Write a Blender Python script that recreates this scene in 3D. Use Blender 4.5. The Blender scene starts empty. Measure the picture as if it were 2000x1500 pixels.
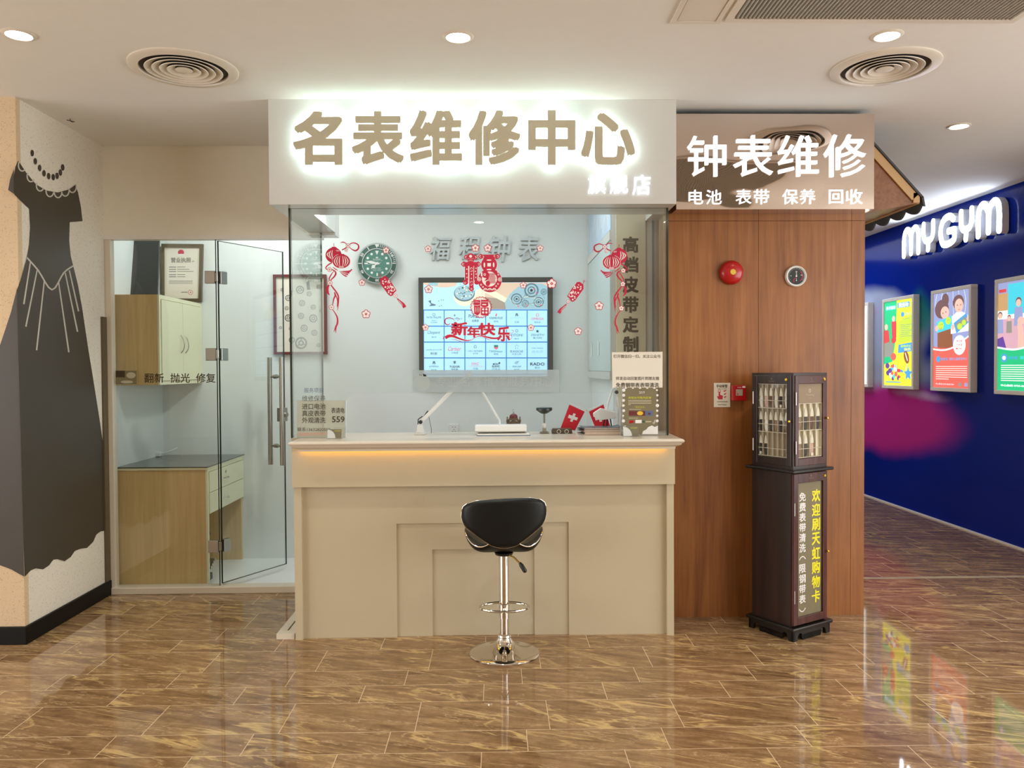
import bpy, bmesh, math, random
from mathutils import Vector, Matrix
from mathutils.geometry import tessellate_polygon
random.seed(7)
S = bpy.context.scene
C = S.collection
PI = math.pi

# ------------------------------------------------------------------ camera, world, exposure, lights
EYE = Vector((0, 0, 1.5))
FPX = 1550.0
yaw, pitch, roll = math.radians(1.18), math.radians(-1.18), math.radians(0.33)
FW = Vector((math.sin(yaw)*math.cos(pitch), math.cos(yaw)*math.cos(pitch), math.sin(pitch)))
_r = Vector((math.cos(yaw), -math.sin(yaw), 0)); _u = _r.cross(FW)
RT = math.cos(roll)*_r - math.sin(roll)*_u
UP = math.cos(roll)*_u + math.sin(roll)*_r
cam = bpy.data.cameras.new('camera'); cam.sensor_width = 36; cam.lens = FPX/2000*36
cam.clip_start = 0.05; cam.clip_end = 100
camo = bpy.data.objects.new('camera', cam); C.objects.link(camo)
camo.matrix_world = Matrix(((RT.x, UP.x, -FW.x, EYE.x), (RT.y, UP.y, -FW.y, EYE.y), (RT.z, UP.z, -FW.z, EYE.z), (0, 0, 0, 1)))
S.camera = camo
w = bpy.data.worlds.new('world'); S.world = w; w.use_nodes = True
w.node_tree.nodes['Background'].inputs[0].default_value = (1.0, 0.93, 0.85, 1)
w.node_tree.nodes['Background'].inputs[1].default_value = 0.02
S.view_settings.view_transform = 'Standard'; S.view_settings.look = 'None'
S.view_settings.exposure = 0.0; S.view_settings.gamma = 1.0; S.view_settings.use_curve_mapping = False
S.cycles.max_bounces = 10; S.cycles.transparent_max_bounces = 24; S.cycles.diffuse_bounces = 5
S.cycles.caustics_reflective = False; S.cycles.caustics_refractive = False

CEIL = 2.98
WARM = (1.0, 0.95, 0.88)
COOL = (0.90, 0.98, 1.06)
SPOT_W = 38
def area(name, loc, rot, sx, sy, power, color):
    l = bpy.data.lights.new(name, 'AREA'); l.shape = 'RECTANGLE'; l.size = sx; l.size_y = sy; l.energy = power; l.color = color
    o = bpy.data.objects.new(name, l); o.location = loc; o.rotation_euler = rot; C.objects.link(o); return o
# ceiling panels inside the repair shop (behind the sign box)
area('shop_panel_light', (-0.08, 5.05, 2.93), (0, 0, 0), 1.9, 0.4, 18, COOL)
area('workroom_panel_light', (-1.7, 5.56, 2.93), (0, 0, 0), 0.8, 0.25, 12, COOL)
sl = bpy.data.lights.new('workroom_fill_spot', 'SPOT'); sl.energy = 70; sl.color = (1.0, 1.0, 0.93); sl.spot_size = math.radians(80); sl.spot_blend = 1.0; sl.shadow_soft_size = 0.06  # added fill spot aimed at the workroom desk, not a fitting of the shop
so_ = bpy.data.objects.new('workroom_fill_spot', sl); C.objects.link(so_); so_.location = (-0.90, 4.75, 2.52)
so_.rotation_euler = (Vector((-2.2, 5.55, 0.95))-so_.location).to_track_quat('-Z', 'Y').to_euler()
# the mall hall behind the viewer: added side fill lights, then rows of ceiling lamps
FILL = (0.90, 0.95, 1.0)
area('left_fill_light', (-6.9, 0.2, 1.5), (math.radians(90), 0, math.radians(-90)), 7.0, 2.4, 270, FILL)  # unseen panels on both sides, added to raise the ambient light
area('right_fill_light', (5.1, 0.2, 1.5), (math.radians(90), 0, math.radians(90)), 7.0, 2.4, 270, FILL)
# corridor lamps in front of the gym wall
area('corridor_ceiling_light', (3.3, 9.6, 2.95), (0, 0, 0), 1.2, 2.5, 40, (0.8, 0.86, 1.0))
def spot(loc, power=SPOT_W, color=WARM, angle=118):
    l = bpy.data.lights.new('downlight_beam', 'SPOT'); l.energy = power; l.color = color; l.spot_size = math.radians(angle)
    l.spot_blend = 0.9; l.shadow_soft_size = 0.05
    o = bpy.data.objects.new('downlight_beam', l); o.location = loc; C.objects.link(o); return o

for hx in (-5.9, -4.0, -2.1, -0.16, 1.77, 3.7):
    for hy in (0.96, -1.65):
        spot((hx, hy, 2.95), 56)
spot((-4.0, 3.57, 2.95)); spot((3.7, 3.4, 2.95), 50)
for hy in (7.4, 9.9): spot((2.9, hy, 2.95), 14, (1.0, 0.9, 0.8))

# ------------------------------------------------------------------ pixel measure -> point on a real plane
def ray(px, py): return FW*FPX + RT*(px-1000) + UP*(750-py)
def at(px, py, Y): q = ray(px, py); return EYE + q*(Y/q.y)
def atx(px, py, X): q = ray(px, py); return EYE + q*(X/q.x)
def atz(px, py, Z): q = ray(px, py); return EYE + q*((Z-1.5)/q.z)
def fY(Y):                       # a wall or pane that faces the viewer at depth Y
    return lambda u, v, w=0.0: at(u, v, Y) + Vector((0, -w, 0))
def fX(X, s=1):                  # a wall whose face is the plane x = X (s: side it faces)
    return lambda u, v, w=0.0: atx(u, v, X) + Vector((s*w, 0, 0))

# ------------------------------------------------------------------ materials
def srgb(r, g, b):
    f = lambda c: (c/255/12.92) if c/255 <= 0.04045 else ((c/255+0.055)/1.055)**2.4
    return (f(r), f(g), f(b), 1)
class NT:
    def __init__(s, name):
        s.m = bpy.data.materials.new(name); s.m.use_nodes = True
        s.n = s.m.node_tree.nodes; s.l = s.m.node_tree.links
        s.b = s.n['Principled BSDF']; s.out = s.n['Material Output']
    def node(s, t, **k):
        n = s.n.new(t)
        for a, b in k.items(): setattr(n, a, b)
        return n
    def put(s, sock, v):
        if isinstance(v, bpy.types.NodeSocket): s.l.new(v, sock)
        elif v is not None: sock.default_value = v
    def math(s, op, a, b=0.0, c=None, clamp=False):
        n = s.node('ShaderNodeMath', operation=op, use_clamp=clamp); s.put(n.inputs[0], a); s.put(n.inputs[1], b)
        if c is not None: s.put(n.inputs[2], c)
        return n.outputs[0]
    def mix(s, f, a, b):
        n = s.node('ShaderNodeMix', data_type='RGBA'); s.put(n.inputs[0], f); s.put(n.inputs[6], a); s.put(n.inputs[7], b); return n.outputs[2]
    def noise(s, vec, scale, detail=4, rough=0.5, dist=0.0):
        n = s.node('ShaderNodeTexNoise'); s.put(n.inputs['Vector'], vec); n.inputs['Scale'].default_value = scale
        n.inputs['Detail'].default_value = detail; n.inputs['Roughness'].default_value = rough; n.inputs['Distortion'].default_value = dist
        return n.outputs['Fac']
    def ramp(s, f, stops):
        n = s.node('ShaderNodeValToRGB'); s.put(n.inputs[0], f); e = n.color_ramp.elements
        while len(e) < len(stops): e.new(0.5)
        for i, (p, c) in enumerate(stops): e[i].position = p; e[i].color = c
        return n.outputs[0]
    def pos(s): return s.node('ShaderNodeNewGeometry').outputs['Position']
    def obj(s): return s.node('ShaderNodeTexCoord').outputs['Object']
    def mapping(s, vec, scale=(1, 1, 1), rot=(0, 0, 0), loc=(0, 0, 0)):
        n = s.node('ShaderNodeMapping'); s.put(n.inputs[0], vec)
        n.inputs['Scale'].default_value = scale; n.inputs['Rotation'].default_value = rot; n.inputs['Location'].default_value = loc
        return n.outputs[0]
    def bump(s, h, strength=0.2, dist=0.01):
        n = s.node('ShaderNodeBump'); n.inputs['Strength'].default_value = strength; n.inputs['Distance'].default_value = dist
        s.put(n.inputs['Height'], h); s.l.new(n.outputs[0], s.b.inputs['Normal'])
def mat(name, col, rough=0.5, metal=0.0, emit=None, es=0.0, var=0.06, vscale=14, spec=0.5, coat=0.0):
    t = NT(name); c = srgb(*col)
    if var > 0:
        f = t.noise(t.obj(), vscale, 3)
        d = tuple(max(0, x*(1-var)) for x in c[:3])+(1,); u = tuple(min(1, x*(1+var)) for x in c[:3])+(1,)
        t.put(t.b.inputs['Base Color'], t.mix(f, d, u))
    else: t.b.inputs['Base Color'].default_value = c
    t.b.inputs['Roughness'].default_value = rough; t.b.inputs['Metallic'].default_value = metal
    t.b.inputs['Specular IOR Level'].default_value = spec; t.b.inputs['Coat Weight'].default_value = coat
    if emit is not None:
        t.b.inputs['Emission Color'].default_value = srgb(*emit); t.b.inputs['Emission Strength'].default_value = es
    return t.m
def glow(name, col, strength):
    t = NT(name); t.b.inputs['Base Color'].default_value = srgb(*col); t.b.inputs['Roughness'].default_value = 0.6
    t.put(t.b.inputs['Emission Color'], t.mix(t.noise(t.obj(), 6, 2), tuple(x*0.97 for x in srgb(*col)[:3])+(1,), srgb(*col)))
    t.b.inputs['Emission Strength'].default_value = strength
    return t.m
def glass_mat(name, tint, refl=1.0):
    t = NT(name); t.n.remove(t.b)
    tr = t.node('ShaderNodeBsdfTransparent'); tr.inputs[0].default_value = tint
    gl = t.node('ShaderNodeBsdfGlossy'); gl.inputs['Roughness'].default_value = 0.0; gl.inputs[0].default_value = (1, 1, 1, 1)
    ge = t.node('ShaderNodeNewGeometry'); dt = t.node('ShaderNodeVectorMath', operation='DOT_PRODUCT')
    t.l.new(ge.outputs['Incoming'], dt.inputs[0]); t.l.new(ge.outputs['Normal'], dt.inputs[1])
    c5 = t.math('POWER', t.math('SUBTRACT', 1.0, t.math('ABSOLUTE', dt.outputs['Value']), clamp=True), 5.0)
    fr = t.math('ADD', 0.04, t.math('MULTIPLY', c5, 0.96))
    mx = t.node('ShaderNodeMixShader'); t.put(mx.inputs[0], t.math('MULTIPLY', fr, refl, clamp=True))
    t.l.new(tr.outputs[0], mx.inputs[1]); t.l.new(gl.outputs[0], mx.inputs[2]); t.l.new(mx.outputs[0], t.out.inputs[0])
    return t.m
def film_mat(name, col, opacity):
    t = NT(name); c = srgb(*col); t.b.inputs['Base Color'].default_value = c; t.b.inputs['Roughness'].default_value = 0.5
    t.put(t.b.inputs['Alpha'], t.math('ADD', opacity, t.math('MULTIPLY', t.noise(t.obj(), 20, 2), 0.02)))
    return t.m

def floor_mat():
    t = NT('marble_floor_tile'); p = t.pos(); sx = t.node('ShaderNodeSeparateXYZ'); t.l.new(p, sx.inputs[0]); x, y = sx.outputs[0], sx.outputs[1]
    v = t.math('DIVIDE', t.math('SUBTRACT', 3.545, y), 0.667); idx = t.math('FLOOR', v); f = t.math('SUBTRACT', v, idx)
    a = t.math('GREATER_THAN', f, 0.435); b = t.math('GREATER_THAN', f, 0.7125)
    off = t.math('ADD', t.math('ADD', 0.217, t.math('MULTIPLY', a, -0.099)), t.math('MULTIPLY', b, 0.378))
    row = t.math('ADD', t.math('MULTIPLY', idx, 3.0), t.math('ADD', a, b))
    u = t.math('DIVIDE', t.math('SUBTRACT', x, off), 0.56); ti = t.math('FLOOR', u); fu = t.math('SUBTRACT', u, ti)
    d1 = t.math('MINIMUM', t.math('MINIMUM', f, t.math('SUBTRACT', 1.0, f)), t.math('MINIMUM', t.math('ABSOLUTE', t.math('SUBTRACT', f, 0.435)), t.math('ABSOLUTE', t.math('SUBTRACT', f, 0.7125))))
    d2 = t.math('MINIMUM', fu, t.math('SUBTRACT', 1.0, fu))
    gr = t.math('MAXIMUM', t.math('LESS_THAN', t.math('MULTIPLY', d1, 0.667), 0.0016), t.math('LESS_THAN', t.math('MULTIPLY', d2, 0.56), 0.0016))
    cb = t.node('ShaderNodeCombineXYZ'); t.l.new(ti, cb.inputs[0]); t.l.new(row, cb.inputs[1])
    wn = t.node('ShaderNodeTexWhiteNoise', noise_dimensions='2D'); t.l.new(cb.outputs[0], wn.inputs['Vector'])
    sh = t.node('ShaderNodeVectorMath', operation='SCALE'); t.l.new(wn.outputs['Color'], sh.inputs[0]); sh.inputs['Scale'].default_value = 9.0
    ad = t.node('ShaderNodeVectorMath', operation='ADD'); t.l.new(p, ad.inputs[0]); t.l.new(sh.outputs[0], ad.inputs[1])
    st = t.mapping(t.mapping(ad.outputs[0], rot=(0, 0, math.radians(16))), scale=(1.5, 9.0, 1))
    st2 = t.mapping(t.mapping(ad.outputs[0], rot=(0, 0, math.radians(20))), scale=(1.0, 5.0, 1))
    n1 = t.noise(st, 2.3, 8, 0.62, 0.5)
    n2 = t.noise(ad.outputs[0], 26, 6, 0.7)
    base = t.ramp(t.math('ADD', t.math('MULTIPLY', n1, 0.75), t.math('MULTIPLY', n2, 0.25)),
                  [(0.34, srgb(100, 72, 46)), (0.46, srgb(132, 101, 69)), (0.56, srgb(152, 120, 84)), (0.68, srgb(182, 150, 108))])
    vn = t.noise(st2, 0.95, 5, 0.55, 0.7)
    vein = t.math('SUBTRACT', 1.0, t.math('MULTIPLY', t.math('ABSOLUTE', t.math('SUBTRACT', vn, 0.53)), 62.0), clamp=True)
    msk = t.ramp(t.noise(t.mapping(ad.outputs[0], loc=(3, 1, 0)), 1.9, 3, 0.5, 0.4), [(0.40, (0, 0, 0, 1)), (0.54, (1, 1, 1, 1))])
    c2 = t.mix(t.math('MULTIPLY', t.math('MULTIPLY', vein, msk), 0.8), base, srgb(216, 184, 122))
    vn2 = t.noise(st, 1.15, 5, 0.6, 0.5)
    vein2 = t.math('SUBTRACT', 1.0, t.math('MULTIPLY', t.math('ABSOLUTE', t.math('SUBTRACT', vn2, 0.47)), 85.0), clamp=True)
    c3 = t.mix(t.math('MULTIPLY', vein2, 0.65), c2, srgb(206, 176, 132))
    ck = t.noise(t.mapping(ad.outputs[0], scale=(3, 2, 1), rot=(0, 0, -0.9)), 2.4, 7, 0.65, 2.0)
    crack = t.math('SUBTRACT', 1.0, t.math('MULTIPLY', t.math('ABSOLUTE', t.math('SUBTRACT', ck, 0.5)), 130.0), clamp=True)
    c4 = t.mix(t.math('MULTIPLY', t.math('MULTIPLY', crack, t.math('GREATER_THAN', n1, 0.55)), 0.6), c3, srgb(72, 50, 32))
    t.put(t.b.inputs['Base Color'], t.mix(gr, c4, srgb(205, 178, 140)))
    t.put(t.b.inputs['Roughness'], t.math('ADD', 0.035, t.math('MULTIPLY', gr, 0.4)))
    t.b.inputs['IOR'].default_value = 1.55
    t.bump(t.math('ADD', t.math('MULTIPLY', t.noise(p, 3.0, 1), 1.0), 0), 0.02, 0.02)
    return t.m
def wood_mat(name, dark, mid, light, axis=2, scale=1.0, rough=0.35):
    t = NT(name); p = t.obj()
    sc = [9*scale, 9*scale, 9*scale]; sc[axis] = 0.55*scale
    n = t.noise(t.mapping(p, scale=tuple(sc)), 2.0, 7, 0.62, 0.7)
    sc2 = [70*scale]*3; sc2[axis] = 2.5*scale
    g = t.noise(t.mapping(p, scale=tuple(sc2)), 1.0, 3, 0.6)
    k = t.noise(p, 1.6*scale, 3, 0.5, 1.0)
    f = t.math('ADD', t.math('ADD', t.math('MULTIPLY', n, 0.5), t.math('MULTIPLY', g, 0.28)), t.math('MULTIPLY', k, 0.22))
    t.put(t.b.inputs['Base Color'], t.ramp(f, [(0.36, srgb(*dark)), (0.5, srgb(*mid)), (0.66, srgb(*light))]))
    t.b.inputs['Roughness'].default_value = rough
    t.bump(g, 0.06, 0.002)
    return t.m
def speckle_wall(name, col, sp):
    t = NT(name); p = t.obj()
    n = t.noise(p, 130, 2, 0.6); k = t.ramp(n, [(0.60, (0, 0, 0, 1)), (0.68, (1, 1, 1, 1))])
    lg = t.noise(p, 2.0, 3)
    c = t.mix(lg, tuple(x*0.95 for x in srgb(*col)[:3])+(1,), srgb(*col))
    t.put(t.b.inputs['Base Color'], t.mix(t.math('MULTIPLY', k, 0.45), c, srgb(*sp)))
    t.b.inputs['Roughness'].default_value = 0.8; t.bump(n, 0.25, 0.004)
    return t.m
def mural_mat():
    t = NT('printed_gym_mural'); p = t.pos()
    dn = t.node('ShaderNodeTexNoise'); t.l.new(p, dn.inputs['Vector']); dn.inputs['Scale'].default_value = 1.3; dn.inputs['Detail'].default_value = 2
    o = t.node('ShaderNodeVectorMath', operation='MULTIPLY_ADD'); t.l.new(dn.outputs['Color'], o.inputs[0]); o.inputs[1].default_value = (0, 0.4, 0.24); t.l.new(p, o.inputs[2])
    q = o.outputs[0]
    col = t.mix(t.noise(p, 0.9, 3), srgb(4, 26, 112), srgb(8, 40, 150))
    def blob(col, y, z, ry, rz, c, amt, soft=0.55):
        n = t.mapping(q, scale=(0, 1/ry, 1/rz), loc=(0, -(y+0.2)/ry, -(z+0.12)/rz))
        ln = t.node('ShaderNodeVectorMath', operation='LENGTH'); t.l.new(n, ln.inputs[0])
        mr = t.node('ShaderNodeMapRange', interpolation_type='SMOOTHSTEP'); t.l.new(ln.outputs['Value'], mr.inputs[0])
        mr.inputs[1].default_value = 1.0; mr.inputs[2].default_value = soft; mr.inputs[3].default_value = 0; mr.inputs[4].default_value = amt
        return t.mix(mr.outputs[0], col, srgb(*c))
    col = blob(col, 8.9, 0.95, 2.0, 0.50, (182, 44, 132), 0.95, 0.6)
    col = blob(col, 9.3, 1.80, 1.7, 0.66, (168, 178, 204), 0.92, 0.75)
    col = blob(col, 7.92, 1.98, 0.34, 0.34, (30, 128, 128), 0.9, 0.3)
    col = blob(col, 8.3, 1.42, 0.95, 0.24, (150, 160, 180), 0.85, 0.3)
    col = blob(col, 9.3, 2.1, 0.7, 0.14, (188, 130, 176), 0.6, 0.1)
    col = blob(col, 9.6, 1.3, 0.6, 0.22, (90, 120, 190), 0.8, 0.1)
    col = blob(col, 7.9, 1.2, 0.7, 0.06, (190, 170, 205), 0.6, 0.1)
    t.n.remove(t.b); df = t.node('ShaderNodeBsdfDiffuse'); t.put(df.inputs[0], col)
    gl = t.node('ShaderNodeBsdfGlossy'); gl.inputs[0].default_value = (1, 1, 1, 1); gl.inputs['Roughness'].default_value = 0.12
    mx = t.node('ShaderNodeMixShader'); mx.inputs[0].default_value = 0.022
    t.l.new(df.outputs[0], mx.inputs[1]); t.l.new(gl.outputs[0], mx.inputs[2]); t.l.new(mx.outputs[0], t.out.inputs[0])
    return t.m
def mirror_mat():
    t = NT('polished_mirror_steel'); t.b.inputs['Base Color'].default_value = srgb(214, 198, 186); t.b.inputs['Metallic'].default_value = 1; t.b.inputs['Roughness'].default_value = 0.03
    t.bump(t.noise(t.mapping(t.obj(), scale=(1, 1, 1.6)), 2.3, 1), 0.25, 0.03)
    return t.m

M = {}
M['floor'] = floor_mat()
M['white_floor'] = mat('white_tile_floor', (234, 236, 232), 0.15, var=0.05, vscale=3)
M['ceil'] = mat('ceiling_paint', (232, 229, 222), 0.9, var=0.02)
M['plaster'] = mat('beige_plaster', (234, 227, 210), 0.85, var=0.03)
M['speckle'] = speckle_wall('speckled_wallpaper', (228, 219, 202), (120, 100, 76))
M['speckle_lit'] = speckle_wall('speckled_wallpaper_lit', (214, 188, 152), (130, 96, 62))  # pillar front: its lit tan tone is put into the wallpaper colour
M['shop_wall'] = mat('shop_wall_paint', (222, 226, 223), 0.6, var=0.02)
M['white_gloss'] = mat('white_lacquer', (206, 204, 198), 0.22, var=0.02)
M['cream_gloss'] = mat('cream_lacquer', (196, 183, 154), 0.16, var=0.02, coat=0.3)
M['cream_trim'] = mat('cream_moulding', (216, 205, 186), 0.2, var=0.02)
M['black_base'] = mat('black_skirting', (14, 12, 8), 0.5, spec=0.2)
M['wood'] = wood_mat('oak_wall_panel', (122, 72, 33), (150, 93, 46), (170, 113, 60))
M['dark_wood'] = wood_mat('dark_walnut', (28, 15, 11), (44, 25, 19), (62, 36, 28), rough=0.28)
M['lit_red_wood'] = wood_mat('lit_mahogany', (50, 22, 20), (74, 36, 33), (92, 50, 44), rough=0.25)  # right-hand doors: lighter tone of the lit face put into the reddish wood
M['black_wood'] = mat('black_lacquer_wood', (20, 17, 13), 0.25)
M['cab_wood'] = wood_mat('light_brown_veneer', (200, 166, 112), (212, 180, 124), (222, 194, 138), rough=0.5)
M['cab_cream'] = mat('pale_cream_laminate', (226, 222, 188), 0.35, var=0.03)
M['glass'] = glass_mat('clear_glass', (0.965, 0.985, 0.978, 1), 1.0)
M['glass_thin'] = glass_mat('cabinet_glass', (0.95, 0.95, 0.93, 1), 0.8)
M['glass_edge'] = mat('dark_green_glass_edge', (38, 48, 36), 0.1)
M['acrylic'] = glass_mat('clear_acrylic', (0.96, 0.97, 0.97, 1), 0.9)
M['edge_highlight'] = mat('glass_edge_highlight', (226, 232, 230), 0.1)  # pale colour paints the highlight along the serving opening's cut edge
M['chrome'] = mat('chrome', (222, 214, 204), 0.06, 1.0, var=0.0)
M['steel'] = mat('brushed_steel', (172, 168, 158), 0.28, 1.0, vscale=60)
M['silver'] = mat('silver_letter_metal', (178, 184, 184), 0.4, 0.35, var=0.03)
M['brass'] = mat('brass', (216, 178, 74), 0.22, 1.0)
M['leather'] = mat('black_leatherette', (13, 14, 11), 0.42, vscale=90, var=0.2, spec=0.3)
M['black'] = mat('black_plastic', (22, 22, 21), 0.35)
M['grey_black'] = mat('charcoal_board', (52, 54, 52), 0.4)
M['red'] = mat('red_enamel', (176, 24, 26), 0.22, var=0.05)
M['red_sticker'] = mat('red_vinyl', (196, 32, 68), 0.5, var=0.03)
M['pink_sticker'] = mat('pale_pink_vinyl', (246, 240, 238), 0.5, var=0.02)
M['yellow'] = mat('yellow_plate', (222, 186, 60), 0.4)
M['white'] = mat('white_plastic', (226, 226, 222), 0.4, var=0.02)
M['paper'] = mat('white_paper', (226, 220, 204), 0.7, var=0.02)
M['cream_paper'] = mat('cream_paper', (196, 184, 156), 0.7, var=0.04)
M['olive_print'] = mat('olive_print', (122, 112, 82), 0.6, var=0.12)
M['ink'] = mat('brown_black_ink', (66, 52, 28), 0.6)
M['ink_grey'] = mat('grey_ink', (110, 112, 104), 0.6)
M['ink_blue'] = mat('blue_grey_ink', (86, 104, 140), 0.6)
M['ink_salmon'] = mat('salmon_ink', (206, 140, 116), 0.6)
M['ink_lime'] = mat('lime_yellow_ink', (206, 204, 58), 0.6)
M['ink_white'] = mat('white_ink', (232, 230, 226), 0.6)
M['ink_yellow'] = mat('bright_yellow_vinyl', (236, 226, 22), 0.5)
M['dress'] = mat('dark_dress_vinyl', (62, 54, 44), 0.45, var=0.12, vscale=5)
M['dress_white'] = mat('pale_dress_line', (196, 190, 176), 0.7)
M['tan_gold'] = mat('champagne_letter_face', (186, 176, 150), 0.45, 0.0, var=0.05)
M['grey_frame'] = mat('aluminium_frame', (232, 227, 218), 0.35, 0.0)
M['green_bezel'] = mat('green_bezel', (38, 84, 74), 0.3)
M['green_dial'] = mat('green_dial', (66, 124, 112), 0.4)
M['flag_red'] = mat('red_flag_cloth', (206, 28, 48), 0.7)
M['navy'] = mat('dark_navy', (26, 34, 66), 0.4)
M['gunmetal'] = mat('dark_green_black_knob', (30, 40, 36), 0.35)
M['bronze'] = mat('antique_bronze', (120, 104, 82), 0.4, 0.7, var=0.25, vscale=60)
M['box_brown'] = mat('brown_box', (92, 78, 54), 0.5)
M['blue_folder'] = mat('blue_grey_folder', (120, 138, 170), 0.5)
M['pages'] = mat('page_edges', (206, 184, 164), 0.7, var=0.15, vscale=120)
M['cover_grey'] = mat('grey_book_cover', (92, 98, 104), 0.35)
M['cover_black'] = mat('black_book_cover', (48, 40, 36), 0.4)
M['eave_brown'] = wood_mat('brown_soffit_board', (112, 72, 44), (140, 94, 62), (156, 110, 76), axis=1)
M['eave_tan'] = mat('tan_barge_board', (196, 158, 108), 0.5)
M['roof_tile'] = mat('dark_grey_roof_tile', (58, 60, 60), 0.6)
M['shadow_gap'] = mat('dark_duct', (70, 64, 54), 0.8)
M['vent'] = mat('vent_enamel', (222, 212, 196), 0.4, var=0.02)
M['slat'] = mat('grille_slat_paint', (176, 172, 160), 0.45)
M['strap_white'] = mat('white_strap', (232, 230, 224), 0.5)
M['strap_brown'] = mat('brown_strap', (92, 52, 32), 0.55)
M['strap_dark'] = mat('dark_strap', (44, 38, 32), 0.55)
M['strap_pink'] = mat('pinkish_strap', (204, 164, 150), 0.55)
M['strap_tan'] = mat('grey_brown_strap', (140, 116, 94), 0.55)
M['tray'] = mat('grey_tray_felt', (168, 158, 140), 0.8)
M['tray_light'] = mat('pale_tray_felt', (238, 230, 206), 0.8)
M['tray_lip'] = mat('pale_tray_divider', (206, 196, 174), 0.5)
M['panel_taupe'] = mat('taupe_logo_panel', (150, 128, 104), 0.6)
M['maroon'] = mat('maroon_frame', (104, 44, 44), 0.4)
M['gilt'] = mat('dark_gilt_frame', (92, 82, 56), 0.4, 0.3, var=0.3, vscale=80)
M['orange_led'] = glow('amber_led_strip', (255, 188, 24), 10.0)
M['lamp_disc'] = glow('downlight_lens', (255, 244, 220), 30.0)
M['led_white'] = glow('white_led_face', (236, 246, 255), 1.5)
M['halo_led'] = glow('letter_back_led', (226, 252, 252), 13.0)
M['gym_led'] = glow('gym_letter_face', (222, 234, 255), 15.0)
M['mural'] = mural_mat()
M['mirror'] = mirror_mat()

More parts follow.
